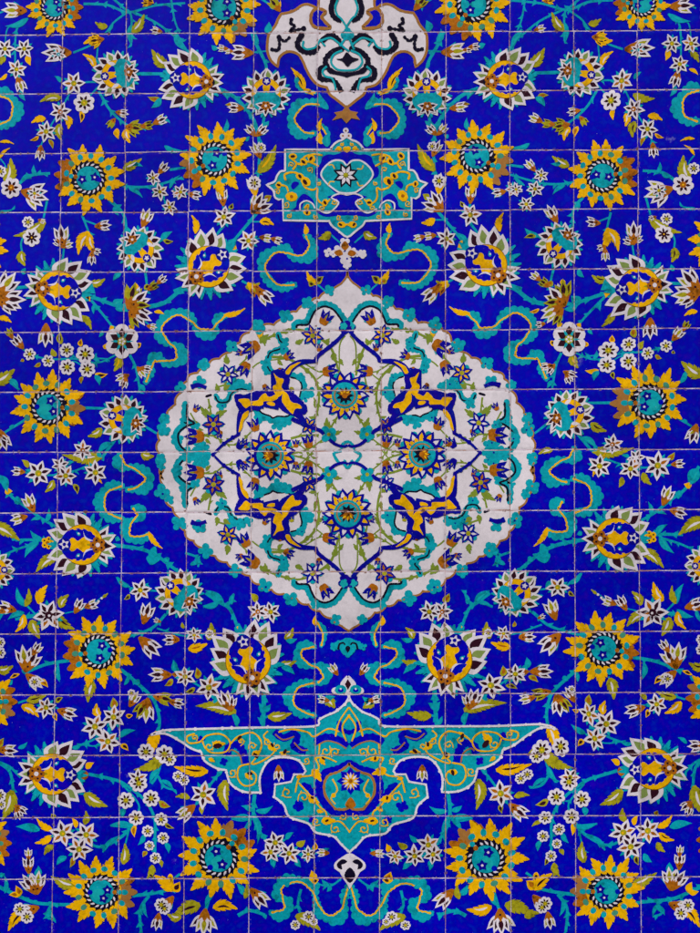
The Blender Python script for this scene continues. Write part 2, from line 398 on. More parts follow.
def star(x, y, r, c='olive', pn=6, pet='white', inn=None):
    o = P(x, y); r = r*K*.99; m = Mo(); a0 = rnd.uniform(0, 60)
    for i in range(3):
        a = a0 + 30 + 60*rnd.randint(0, 5); petal(m, pol(o, r*.25, a), a, r*.75, r*.35, 'turq')
    for i in range(pn):
        a = a0 + i*360/pn + rnd.uniform(-5, 5)
        petal(m, pol(o, r*.08, a), a, r*rnd.uniform(.88, 1.06), r*.60, pet); 
        m.poly(petal_pts(pol(o, r*.25, a), a, r*.56, r*.24), inn or ('dark' if rnd.random() < .75 else 'brown'))
    disc(m, o, r*.25, c, 9); disc(m, pol(o, r*.05, 40), r*.09, 'yellow' if c == 'olive' else 'white', 6)
    make('star_blossom', m, 'flower')
def rblossom(x, y, r, n=7, c='olive'):
    o = P(x, y); r = r*K*.98; m = Mo(); a0 = rnd.uniform(0, 60)
    for i in range(n): disc(m, pol(o, r*.66, a0+i*360/n), r*.36, 'white', 9)
    disc(m, o, r*.60, 'white', 12)
    for i in range(n):
        a = a0+i*360/n; m.poly(petal_pts(pol(o, r*.26, a), a, r*.46, r*.27), 'dark')
    disc(m, o, r*.32, c, 9); disc(m, o, r*.1, 'yellow', 6)
    make('round_blossom', m, 'flower')
def bud(x, y, ang, L, cup='brown', pet='white', n=3):
    o = P(x, y); L = L*K; m = Mo()
    if rnd.random() < .6: petal(m, pol(o, L*.2, ang), ang + rnd.choice([-50, 50]), L*.5, L*.2, 'turq')
    k = {3: (-26, 26, 0), 5: (-48, 48, -24, 24, 0)}[n]
    for d in k: petal(m, pol(o, L*.22, ang), ang + d, L*(.82 if d == 0 else .74), L*.36, pet, 'dark' if rnd.random() < .7 else 'olive')
    f = lambda a, b: (o[0] + (a*math.cos(R(ang)) - b*math.sin(R(ang)))*L, o[1] + (a*math.sin(R(ang)) + b*math.cos(R(ang)))*L)
    m.poly([f(-.06, -.05), f(.14, -.17), f(.42, -.26), f(.30, -.10), f(.48, 0), f(.30, .10), f(.42, .26), f(.14, .17), f(-.06, .05)], cup, .1)
    if rnd.random() < .5: disc(m, f(.2, 0), L*.05, 'dark', 6)
    make('flower_bud', m, 'bud')
def leaf(k, x0, y0, x1, y1, W, bend=None, rib=None):
    a, b = P(x0, y0), P(x1, y1); L = math.dist(a, b); ang = math.degrees(math.atan2(b[1]-a[1], b[0]-a[0])); m = Mo(); W *= K
    if bend is None: bend = rnd.choice([-.22, .22])
    if k == 't':
        petal(m, a, ang, L, W*.95, 'turq', None, bend)
        if W > 5 and rnd.random() < .4: petal(m, pol(a, L*.2, ang), ang, L*.6, W*.25, 'pturq', None, bend)
        make('turquoise_leaf', m, 'leaf')
    else:
        c = {'y': 'yellow', 'o': 'olive', 'n': 'brown'}[k]
        if L > 13: sleaf(m, a, ang, L, W, c, max(3, int(L/5)), bend, rib or (None if W < 7 else rnd.choice(['white', 'white', 'dark', None])), 'dark')
        else: petal(m, a, ang, L, W*.95, c, rnd.choice([None, 'dark', 'brown']), bend)
        make('yellow_leaf' if k == 'y' else 'olive_leaf', m, 'leaf')
def vine(pts, w=9, hooks=True, fork=False):
    q = PP(pts); m = Mo(); w *= K
    w *= 1.12; stroke(m, q, w, w*.8, 'turq', 5)
    d = cr(q, False, 6); s = 0; nxt = 7
    for i in range(1, len(d)):
        s += math.dist(d[i-1], d[i])
        if hooks and s > nxt:
            nxt = s + rnd.uniform(6, 12); a = math.degrees(math.atan2(d[i][1]-d[i-1][1], d[i][0]-d[i-1][0]))
            for sg in rnd.choice([(1,), (-1,), (1, -1)]):
                petal(m, d[i], a + sg*rnd.uniform(35, 55), rnd.uniform(4, 7.5), w*1.05, 'turq', None, sg*-.3)
    if fork:
        a = math.degrees(math.atan2(d[-1][1]-d[-2][1], d[-1][0]-d[-2][0]))
        for sg in (-1, 1): petal(m, d[-2], a + sg*28, 10, w*1.5, 'turq', None, -sg*.35)
    make('vine', m, 'vine')
def scroll(pts, w=30, side=1, yel=None, tip=None, c='turq'):
    """cloud band: lobed turquoise ribbon with a yellow line on its inner side"""
    q = PP(pts); m = Mo(); w *= K*1.0
    d0 = cr(q, False, 8); d = [d0[0]]           # resample evenly
    for p in d0[1:]:
        while math.dist(d[-1], p) > .9:
            e = .9/math.dist(d[-1], p); d.append((d[-1][0] + (p[0]-d[-1][0])*e, d[-1][1] + (p[1]-d[-1][1])*e))
    n = len(d); cv = []
    for i in range(n):
        a, b, e = d[max(0, i-6)], d[i], d[min(n-1, i+6)]
        cv.append(((b[0]-a[0])*(e[1]-b[1]) - (b[1]-a[1])*(e[0]-b[0]))/30)
    sm = [math.tanh(3.0*sum(cv[max(0, i-7):i+8])/len(cv[max(0, i-7):i+8])) for i in range(n)]
    L = []; Q = []; Y = []
    for i in range(n):
        a, b = d[max(0, i-2)], d[min(n-1, i+2)]; e = math.dist(a, b) or 1
        nx, ny = -(b[1]-a[1])/e, (b[0]-a[0])/e; k = sm[i]
        end = min(1, .45 + min(i, n-1-i)/9)
        bump = (abs(math.sin(math.pi*i*.9/5.4))**.8)*w*.27
        base = w*(.27 + .36*abs(k))*end*(1 + .24*math.sin(i*.9/3.7))
        lo = base*(1 - .25*k) ; hi = base*(1 + .25*k)
        lo += bump if k < .3 else bump*.25; hi += bump if k > -.3 else bump*.25
        # the band sits on the outside of its curves
        sh = -k*w*.16
        L.append((d[i][0] + nx*(sh + lo), d[i][1] + ny*(sh + lo))); Q.append((d[i][0] + nx*(sh - hi), d[i][1] + ny*(sh - hi)))
        kk = k*(base*.92)*(1 + .12*math.sin(i*1.1)); Y.append((d[i][0] + nx*(sh + kk), d[i][1] + ny*(sh + kk)))
    m.strip(L, Q, c)
    for i in (1, n-2):
        for j in range(4): disc(m, pol(d[i], w*.22, j*90 + i*40), w*.24, c, 9)
    stroke(m, Y[2:-2], 1.25, 1.25, 'yellow', 1, .3, 3.2)
    disc(m, Y[2], 1.3, 'yellow', 8); disc(m, Y[-3], 1.3, 'yellow', 8)
    if tip: a, b = P(*tip[0]), P(*tip[1]); sleaf(m, a, math.degrees(math.atan2(b[1]-a[1], b[0]-a[0])), math.dist(a, b), 5.5, 'yellow', 4, .2)
    make('cloud_scroll', m, 'scroll')
def knob(m, x, y, r=22, c='turq'):
    o = P(x, y); r *= K; a0 = rnd.uniform(0, 90)
    k = rnd.choice((4, 5))
    for j in range(k): disc(m, pol(o, r*rnd.uniform(.48, .66), a0+j*360/k+rnd.uniform(-12, 12)), r*rnd.uniform(.38, .54), c, 9)
    disc(m, o, r*.5, c, 9)
    disc(m, pol(o, r*.2, a0), r*.16, 'cobalt' if rnd.random() < .3 else c, 6)

# ------------------------------------------------------------------ the field of flowers, drawn as one half and its reflection
def big_motifs():
    crop('A', 0)
    sunflower(213, 28, 112, 0, (-70, 30)); globe(452, 290, 88, -10)
    crop('B', 0)
    sunflower(345, 72, 136, 187, (-10, 170)); globe(545, 348, 86, 232); lotus(225, 508, 1.07, 8)
    sunflower(-92, 338, 122, 180)
    crop('C', 0)
    sunflower(190, 378, 144, 2, (-70, 40)); globe(480, 425, 90, 18)
    crop('D', 0)
    lotus(322, 368, 1.08, 181); globe(698, 556, 90, 40); globe(-18, 466, 72, 180)
    crop('E', 0)
    sunflower(385, 200, 142, 172, (-60, 80)); sunflower(-62, 395, 132, 0)
    crop('F', 0)
    lotus(203, 82, 1.10, 2); sunflower(395, 540, 140, 0, (-20, 70)); sunflower(-75, 350, 122, 0)
    crop('A', 175)
    lotus(68, 312, 1.0, 187); globe(355, 362, 90, 92); sunflower(190, 30, 142, 52, (-60, 60)); sunflower(155, 620, 140, 150, (-70, 110))
    crop('B', 175)
    lotus(130, 415, 1.1, -40)
    crop('E', 175)
    lotus(285, 238, 1.2, -104)
    crop('F', 175)
    sunflower(170, 408, 156, -48, (-110, 60))

def vines():
    crop('A', 0)
    vine([(110, 72), (70, 105), (60, 160), (60, 270)], 7); vine([(75, 90), (30, 110), (20, 180)], 5, False)
    vine([(325, 15), (420, 20), (500, 48), (600, 22), (720, 12)], 9); vine([(440, -5), (480, 30), (510, 60), (512, 165)], 8)
    vine([(500, 45), (440, 90), (425, 130)], 7, False); vine([(520, 48), (610, 90), (700, 158)], 8); vine([(665, -5), (680, 80), (700, 130)], 7)
    vine([(285, 205), (350, 178), (385, 158)], 7, False); vine([(382, 165), (376, 235)], 6, False)
    vine([(540, 287), (650, 287)], 12, True); vine([(385, 355), (430, 430), (505, 492), (570, 490), (640, 465)], 9)
    vine([(430, 430), (475, 440)], 6, False); vine([(400, 320), (300, 330), (235, 430), (185, 510), (158, 570)], 6); vine([(380, 340), (330, 395)], 6)
    vine([(0, 50), (30, 38)], 6, False); vine([(650, 575), (710, 590)], 9); vine([(0, 615), (20, 640)], 5)
    crop('B', 0)
    vine([(70, 95), (120, 60), (195, 52)], 11, True); vine([(185, 150), (170, 225)], 8, False); vine([(90, 370), (82, 330), (90, 300)], 7, False)
    vine([(320, 215), (345, 280)], 8); vine([(330, 235), (385, 255)], 6, False); vine([(450, 95), (520, 105), (600, 100), (710, 68)], 9)
    vine([(425, 155), (480, 210), (492, 280)], 11); vine([(250, 330), (245, 385)], 7); vine([(600, 110), (660, 180)], 5)
    vine([(30, 500), (120, 492)], 12); vine([(320, 525), (380, 540), (470, 570), (540, 560)], 13); vine([(355, 545), (400, 600), (435, 645)], 9)
    vine([(565, 430), (572, 490)], 9); vine([(580, 570), (640, 555), (700, 510), (740, 500)], 15); vine([(0, 205), (45, 195)], 7)
    vine([(500, 560), (600, 495), (640, 460)], 6); vine([(500, 570), (590, 650)], 6)
    crop('C', 0)
    vine([(40, 95), (100, 160), (180, 190), (290, 190), (380, 205), (450, 175)], 7); vine([(290, 190), (360, 188), (420, 190)], 6)
    vine([(260, 155), (300, 190)], 5, False); vine([(262, 222), (290, 200), (340, 228), (370, 205)], 5, False)
    vine([(505, 175), (530, 230), (545, 320)], 9); vine([(315, 380), (410, 383)], 10); vine([(110, 420), (20, 475)], 9); vine([(75, 310), (30, 275)], 7)
    vine([(560, 450), (610, 480)], 9); vine([(450, 500), (400, 570)], 12); vine([(90, 630), (150, 640), (240, 640), (330, 610), (395, 570)], 7)
    crop('D', 0)
    vine([(-10, 90), (40, 175), (100, 220), (165, 268), (220, 298)], 11); vine([(215, 358), (140, 350), (60, 350)], 11); vine([(150, 362), (70, 385), (-10, 420)], 8)
    vine([(440, 370), (540, 383), (600, 405), (650, 440), (695, 475)], 13); vine([(545, 545), (620, 548)], 7); vine([(455, 495), (505, 535)], 7)
    vine([(70, 655), (140, 640), (190, 650)], 8); vine([(100, 600), (140, 640)], 7); vine([(230, 640), (330, 615), (400, 570)], 4, False)
    crop('E', 0)
    vine([(645, 55), (590, 110), (500, 142), (460, 150)], 10); vine([(270, 235), (180, 250), (95, 285)], 12); vine([(225, 250), (232, 310)], 8, False)
    vine([(70, 400), (130, 385), (180, 400), (240, 430)], 7); vine([(470, 270), (530, 320), (595, 385), (620, 460), (615, 520)], 12)
    vine([(300, 570), (370, 540), (440, 500)], 8); vine([(300, 560), (400, 560), (430, 450)], 5); vine([(590, 290), (690, 290)], 7); vine([(-5, 630), (40, 650), (80, 690)], 9)
    vine([(360, 340), (365, 310)], 7, False); vine([(60, 75), (130, 65)], 9)
    crop('F', 0)
    vine([(345, 82), (430, 100), (480, 118), (560, 180), (600, 250), (603, 330), (603, 400)], 11); vine([(480, 125), (540, 200), (530, 250)], 7)
    vine([(0, 40), (40, 75), (52, 150)], 11); vine([(625, 40), (610, 90), (590, 120)], 10, True); vine([(615, 90), (640, 130), (675, 142)], 9)
    vine([(520, 270), (480, 320), (400, 365), (340, 350)], 11); vine([(510, 290), (430, 282)], 8, False); vine([(500, 305), (482, 380)], 6)
    vine([(-5, 520), (60, 550), (130, 580), (200, 588), (285, 590)], 13); vine([(200, 590), (180, 635), (215, 648)], 9); vine([(145, 450), (145, 530)], 6)
    vine([(515, 555), (600, 545), (680, 525)], 12); vine([(580, 555), (545, 610), (550, 700)], 11); vine([(290, 155), (335, 160)], 8)
    vine([(110, 380), (112, 470)], 5)
    crop('A', 175)
    vine([(0, 120), (25, 165), (55, 210)], 9); vine([(170, 345), (235, 380), (300, 455), (325, 530), (328, 590)], 13); vine([(350, 440), (340, 490), (325, 530)], 10)
    vine([(300, 130), (320, 180), (350, 240), (357, 280)], 12); vine([(290, 205), (362, 198)], 6, False); vine([(335, -5), (375, 22)], 8); vine([(330, 590), (325, 660), (320, 720)], 10)
    vine([(-20, 660), (50, 650)], 9); vine([(300, 515), (335, 520)], 6)
    crop('B', 175)
    vine([(320, 205), (240, 300), (215, 330)], 11); vine([(190, 255), (150, 305)], 9); vine([(285, 240), (330, 240)], 6); vine([(285, 315), (350, 302), (410, 318)], 5, False)
    vine([(590, 515), (550, 480)], 6, False); vine([(600, 285), (642, 322)], 6, False); vine([(-5, 510), (40, 490)], 10); vine([(260, 470), (300, 492)], 8)
    vine([(15, 120), (80, 140)], 6); vine([(185, 160), (190, 210)], 6)
    crop('D', 175)
    vine([(120, 555), (170, 590), (215, 620), (245, 695)], 13); vine([(190, 605), (220, 585), (228, 560)], 10); vine([(110, 610), (170, 590)], 9, False)
    vine([(40, 400), (90, 420), (90, 455)], 8)
    crop('E', 175)
    vine([(345, 350), (345, 420), (343, 492)], 16); vine([(343, 460), (390, 440)], 8, False); vine([(210, 400), (240, 490)], 9); vine([(0, 300), (70, 320), (160, 380)], 7)
    vine([(350, 80), (355, 110)], 9); vine([(-70, 110), (40, 140), (130, 130)], 6); vine([(560, 395), (610, 400)], 6)
    crop('F', 175)
    vine([(310, 160), (305, 235), (325, 300), (360, 345)], 13); vine([(300, 245), (265, 262), (220, 255)], 9, False); vine([(345, 380), (440, 392), (520, 393), (580, 385)], 6)
    vine([(180, 70), (140, 120), (115, 160)], 9); vine([(140, 540), (120, 610)], 12, True); vine([(490, 530), (478, 590), (495, 640)], 9); vine([(645, 490), (600, 518), (545, 505)], 7, True)
    vine([(20, 470), (-20, 500)], 8); vine([(540, 480), (555, 500)], 5, False)

def leaves():
    crop('A', 0)
    leaf('t', 110, 72, 20, 102, 26); leaf('t', 80, 352, 100, 392, 22); leaf('y', 110, 212, 120, 256, 26); leaf('o', 22, 222, -10, 262, 26); leaf('y', 28, 288, -8, 312, 16)
    leaf('o', 418, 105, 370, 86, 26); leaf('o', 515, 128, 562, 55, 36, .15, 'white'); leaf('t', 512, 95, 508, 172, 18); leaf('t', 440, 90, 405, 130, 14)
    leaf('y', 372, 262, 322, 210, 28, .3); leaf('o', 240, 380, 155, 396, 32); leaf('t', 240, 320, 212, 296, 18); leaf('y', 178, 460, 122, 478, 26, .2)
    leaf('y', 262, 450, 266, 502, 30); leaf('y', 316, 432, 314, 478, 22); leaf('o', 230, 482, 238, 545, 34); leaf('y', 152, 530, 116, 546, 16); leaf('o', 190, 542, 206, 580, 18)
    leaf('y', 455, 500, 462, 542, 26); leaf('y', 488, 502, 506, 556, 32); leaf('o', 622, 385, 574, 376, 22); leaf('t', 626, 382, 588, 420, 28)
    leaf('o', 650, 262, 590, 192, 44, -.15, 'white'); leaf('y', 0, 552, 55, 560, 12); leaf('t', 640, 568, 705, 590, 22); leaf('t', 700, 350, 670, 330, 20)
    leaf('y', 390, 158, 325, 170, 34); leaf('y', 0, 615, 40, 575, 12); leaf('y', 570, 0, 600, 14, 22)
    crop('B', 0)
    leaf('o', 25, 92, 42, -8, 48, .2, 'white'); leaf('t', 140, 62, 132, 18, 18); leaf('t', 125, 62, 82, 76, 20); leaf('o', 178, 240, 52, 296, 40, -.2, 'white')
    leaf('o', 82, 355, 98, 412, 36); leaf('y', 345, 278, 305, 370, 40, .25); leaf('y', 345, 285, 372, 368, 34, .2); leaf('t', 0, 200, 48, 192, 14); leaf('t', 500, 110, 556, 148, 18)
    leaf('o', 480, 35, 552, -6, 34, .1, 'white'); leaf('t', 510, 18, 556, 25, 18); leaf('t', 625, 315, 672, 278, 26); leaf('o', 635, 312, 675, 316, 20)
    leaf('o', 350, 482, 410, 462, 30); leaf('o', 318, 605, 356, 660, 26); leaf('y', -5, 612, 46, 632, 22); leaf('t', 330, 470, 372, 520, 50); leaf('y', 340, 520, 352, 550, 22)
    leaf('t', 560, 570, 525, 640, 22); leaf('t', 440, 560, 480, 540, 36); leaf('t', 450, 575, 500, 590, 30); leaf('y', 600, 590, 640, 600, 16); leaf('t', 470, 440, 440, 470, 22); leaf('t', 660, 110, 700, 60, 16)
    leaf('t', 90, 445, 100, 420, 22); leaf('t', 370, 560, 365, 600, 16); leaf('t', 445, 180, 462, 215, 20); leaf('y', 530, 480, 520, 510, 22); leaf('o', 560, 500, 590, 490, 22)
    crop('C', 0)
    leaf('o', 238, 132, 236, 82, 28); leaf('o', 218, 180, 202, 148, 26); leaf('y', 314, 142, 318, 112, 22); leaf('o', 158, 206, 132, 220, 18); leaf('y', 370, 250, 420, 248, 24)
    leaf('t', 372, 252, 388, 292, 24); leaf('o', 320, 258, 316, 288, 18); leaf('t', 385, 205, 372, 168, 16); leaf('o', 466, 182, 444, 238, 36, -.2, 'yellow'); leaf('o', -20, 285, 58, 230, 50, .1, 'white')
    leaf('t', 40, 268, 72, 312, 22); leaf('t', 40, 465, 55, 445, 14); leaf('o', 398, 462, 342, 492, 34); leaf('o', 548, 560, 600, 568, 34); leaf('t', 430, 515, 380, 562, 26)
    leaf('o', 398, 572, 240, 562, 44, -.12, 'white'); leaf('o', 112, 612, 84, 582, 24); leaf('t', 400, 80, 385, 105, 16); leaf('y', 405, 150, 418, 128, 24); leaf('y', 545, 145, 528, 130, 26); leaf('y', 440, 75, 430, 60, 22); leaf('y', 520, 75, 500, 60, 24)
    leaf('t', 0, 645, 30, 705, 34); leaf('t', 540, 290, 565, 322, 20); leaf('t', 380, 550, 400, 575, 20); leaf('t', 260, 600, 290, 590, 16); leaf('o', 95, 195, 80, 200, 14)
    crop('D', 0)
    leaf('y', 398, 130-0, 342, 30, 10); leaf('o', 210, 118, 176, 164, 28); leaf('o', 288, 132, 302, 172, 24); leaf('y', 20, 165, 50, 160, 26); leaf('t', 60, 200, 85, 195, 34); leaf('t', -5, 100, 30, 165, 30)
    leaf('t', 180, 280, 190, 226, 20); leaf('o', -30, 290, 78, 352, 48, -.12, 'white'); leaf('t', 150, 355, 96, 420, 30); leaf('t', 165, 352, 118, 312, 24); leaf('t', 160, 265, 120, 275, 16)
    leaf('o', 220, 412, 140, 475, 42, .2, 'white'); leaf('t', 580, 395, 612, 410, 52); leaf('t', 570, 420, 625, 425, 40); leaf('t', 505, 532, 450, 492, 20); leaf('o', 505, 562, 482, 582, 18); leaf('t', 640, 420, 655, 440, 26)
    leaf('y', 150, 598, 185, 525, 38); leaf('t', 98, 608, 66, 532, 28); leaf('o', 100, 608, 112, 538, 26); leaf('o', 232, 612, 268, 562, 34, None, 'white'); leaf('t', 95, 632, 30, 660, 26); leaf('y', 95, 640, 60, 708, 30, -.3)
    leaf('t', 560, 525, 590, 545, 30); leaf('t', 20, 622, -10, 690, 16); leaf('t', 450, 340, 470, 350, 20)
    crop('E', 0)
    leaf('o', 122, 78, 155, 150, 44, .1, 'white'); leaf('o', 222, 62, 292, 114, 38); leaf('t', 222, 260, 234, 320, 20); leaf('y', 150, 310, 188, 340, 26); leaf('o', -10, 275, 52, 256, 36)
    leaf('o', 105, 392, 182, 368, 32, .1); leaf('y', 85, 410, 152, 455, 36); leaf('o', 218, 398, 246, 378, 22); leaf('y', 214, 438, 222, 470, 20); leaf('o', 360, 315, 342, 398, 44, .1, 'white'); leaf('y', 62, 300, 55, 285, 44)
    leaf('t', 675, 275, 674, 232, 26); leaf('t', 675, 270, 700, 280, 26); leaf('o', 672, 308, 640, 334, 24); leaf('y', 384, 455, 376, 402, 32); leaf('o', 440, 422, 440, 378, 32); leaf('y', 490, 450, 518, 446, 20); leaf('y', 470, 562, 500, 586, 24)
    leaf('t', 462, 532, 528, 506, 26); leaf('o', 0, 572, 16, 536, 24); leaf('t', 72, 576, 108, 552, 18); leaf('y', 335, 655, 366, 632, 26); leaf('t', 30, 325, 50, 310, 22); leaf('t', 530, 310, 545, 330, 26); leaf('t', 485, 330, 500, 280, 16)
    leaf('y', 612, 510, 585, 615, 46, .12); leaf('o', 640, 600, 520, 660, 42, -.25); leaf('t', 280, 575, 320, 560, 18); leaf('o', 635, 590, 690, 610, 20)
    crop('F', 0)
    leaf('o', 328, 158, 420, 208, 46, .15, 'white'); leaf('o', 48, 145, 8, 262, 52, -.15, 'white'); leaf('o', 618, 188, 664, 208, 28); leaf('o', 640, 272, 678, 292, 18); leaf('y', 526, 280, 524, 328, 22)
    leaf('t', 562, 318, 536, 358, 22); leaf('t', 645, 348, 656, 390, 22); leaf('o', 572, 382, 556, 405, 20); leaf('o', 620, 415, 630, 445, 18); leaf('o', 595, 435, 572, 488, 28); leaf('t', 482, 215, 478, 252, 26)
    leaf('t', 155, 298, 62, 286, 34, .1); leaf('y', 205, 300, 142, 252, 26); leaf('y', 202, 322, 136, 350, 28); leaf('o', 208, 358, 172, 396, 26); leaf('y', 298, 290, 280, 252, 22); leaf('o', 330, 278, 334, 224, 26)
    leaf('t', 520, 288, 428, 280, 24); leaf('o', 480, 432, 486, 350, 36, .15, 'white'); leaf('t', 258, 402, 220, 436, 26); leaf('o', 284, 405, 272, 446, 22); leaf('t', 142, 480, 150, 438, 30); leaf('y', 75, 558, 62, 515, 30); leaf('y', 75, 555, 35, 552, 24)
    leaf('y', 92, 612, 32, 692, 42, .15, 'dark'); leaf('t', 190, 600, 216, 648, 18); leaf('o', 295, 520, 198, 478, 42, -.15, 'white'); leaf('t', 200, 610, 168, 645, 22); leaf('t', 560, 580, 575, 640, 18); leaf('y', 672, 535, 600, 475, 46, .1); leaf('y', 670, 535, 700, 500, 40)
    leaf('o', 705, 640, 650, 626, 34); leaf('t', 620, 62, 582, 118, 24); leaf('t', 630, 105, 676, 146, 18); leaf('t', 0, 480, 20, 470, 20); leaf('t', 20, 545, 15, 470, 18); leaf('o', 210, 255, 200, 235, 22); leaf('o', 575, 470, 600, 490, 16); leaf('t', 400, 385, 470, 320, 18)
    crop('A', 175)
    leaf('t', 0, 130, 45, 200, 24); leaf('t', 355, 128, 366, 85, 30); leaf('t', 165, 192, 142, 176, 22); leaf('t', 190, 516, 202, 462, 20); leaf('t', 180, 345, 205, 390, 22); leaf('t', 320, 170, 312, 120, 26); leaf('o', 325, 672, 394, 562, 44, .15, 'yellow')
    leaf('y', 505, 350, 450, 262, 28, .15); leaf('y', 500, 350, 540, 372, 20); leaf('t', 595, 425, 560, 360, 30); leaf('t', 270, 545, 290, 530, 18); leaf('o', 225, 412, 195, 408, 16); leaf('y', 560, 510, 572, 460, 18); leaf('t', 320, 490, 300, 480, 22); leaf('t', 345, 490, 365, 470, 20)
    leaf('y', 570, 560, 565, 510, 30); leaf('t', 590, 570, 600, 515, 36); leaf('t', 475, 300, 470, 330, 16); leaf('y', 395, 40, 410, 0, 14)
    crop('B', 175)
    leaf('y', 330, 238, 385, 252, 30); leaf('o', 352, 160, 376, 138, 28); leaf('y', 205, 330, 242, 352, 34); leaf('y', 80, 286, 64, 214, 26, .3); leaf('y', 550, 485, 512, 432, 26); leaf('o', 552, 482, 578, 452, 28); leaf('o', 520, 475, 545, 485, 24); leaf('o', 606, 282, 556, 306, 32)
    leaf('t', 195, 325, 230, 345, 40); leaf('t', 225, 420, 265, 400, 26); leaf('o', 210, 190, 226, 168, 20); leaf('t', 100, 130, 70, 120, 14); leaf('t', 205, 330, 245, 290, 20); leaf('o', 275, 495, 330, 478, 30); leaf('y', 330, 700-5, 318, 640, 22)
    crop('D', 175)
    leaf('t', 190, 600, 115, 545, 26); leaf('t', 220, 600, 230, 556, 20); leaf('t', 170, 595, 110, 612, 18); leaf('o', 318, 590, 292, 556, 28); leaf('y', 240, 690, 262, 700, 30); leaf('t', 82, 440, 100, 410, 20); leaf('t', 60, 445, 100, 440, 18)
    crop('E', 175)
    leaf('o', 130, 155, 140, 88, 38, None, 'yellow'); leaf('y', 52, 192, 126, 170, 36, .1, 'brown'); leaf('o', 88, 305, 84, 262, 28); leaf('o', 78, 342, 38, 358, 22); leaf('o', 238, 435, 80, 412, 50, .14, 'white'); leaf('t', 240, 490, 232, 440, 20)
    leaf('t', 345, 440, 325, 400, 26); leaf('t', 345, 430, 372, 405, 24); leaf('o', 362, 455, 455, 440, 38, .1); leaf('t', 345, 490, 320, 455, 20); leaf('o', 428, 152, 460, 108, 28); leaf('t', 432, 158, 476, 150, 22); leaf('o', 408, 250, 472, 236, 30); leaf('t', 415, 258, 466, 290, 26)
    leaf('y', 550, 100, 545, 60, 22); leaf('o', 585, 385, 622, 420, 40); leaf('t', 575, 400, 625, 375, 28); leaf('t', 560, 380, 575, 365, 22); leaf('o', 35, 110, 28, 85, 16); leaf('t', 150, 400, 180, 375, 18); leaf('t', 350, 110, 325, 90, 20)
    crop('F', 175)
    leaf('y', 128, 72, -5, 52, 42, -.1, 'dark'); leaf('o', 194, 105, 206, 225, 46, .2, 'white'); leaf('o', 58, 174, 2, 170, 24); leaf('o', 108, 202, 106, 240, 22); leaf('t', 300, 258, 218, 254, 26, .2); leaf('t', 315, 225, 382, 204, 24, .3); leaf('t', 308, 240, 320, 356, 24); leaf('t', 298, 225, 258, 205, 22); leaf('t', 295, 260, 262, 300, 20)
    leaf('t', 430, 335, 462, 308, 22); leaf('o', 472, 358, 508, 338, 28); leaf('t', 385, 410, 386, 448, 24); leaf('t', 472, 412, 490, 444, 24); leaf('y', 540, 378, 546, 346, 22); leaf('t', 268, 550, 240, 508, 28); leaf('o', 272, 565, 278, 505, 24)
    leaf('y', 148, 598, 244, 606, 44); leaf('o', 98, 588, -8, 632, 52, .12); leaf('t', 150, 545, 118, 600, 22); leaf('t', 440, 520, 420, 490, 24); leaf('y', 535, 500, 530, 455, 34); leaf('y', 530, 498, 560, 490, 26); leaf('o', 470, 630, 566, 690, 48, -.15, 'white'); leaf('t', 165, 90, 195, 60, 20)
    leaf('t', 600, 515, 570, 490, 18); leaf('t', 605, 515, 590, 540, 18); leaf('t', 580, 385, 600, 370, 16); leaf('y', -20, 470, -5, 510, 26)

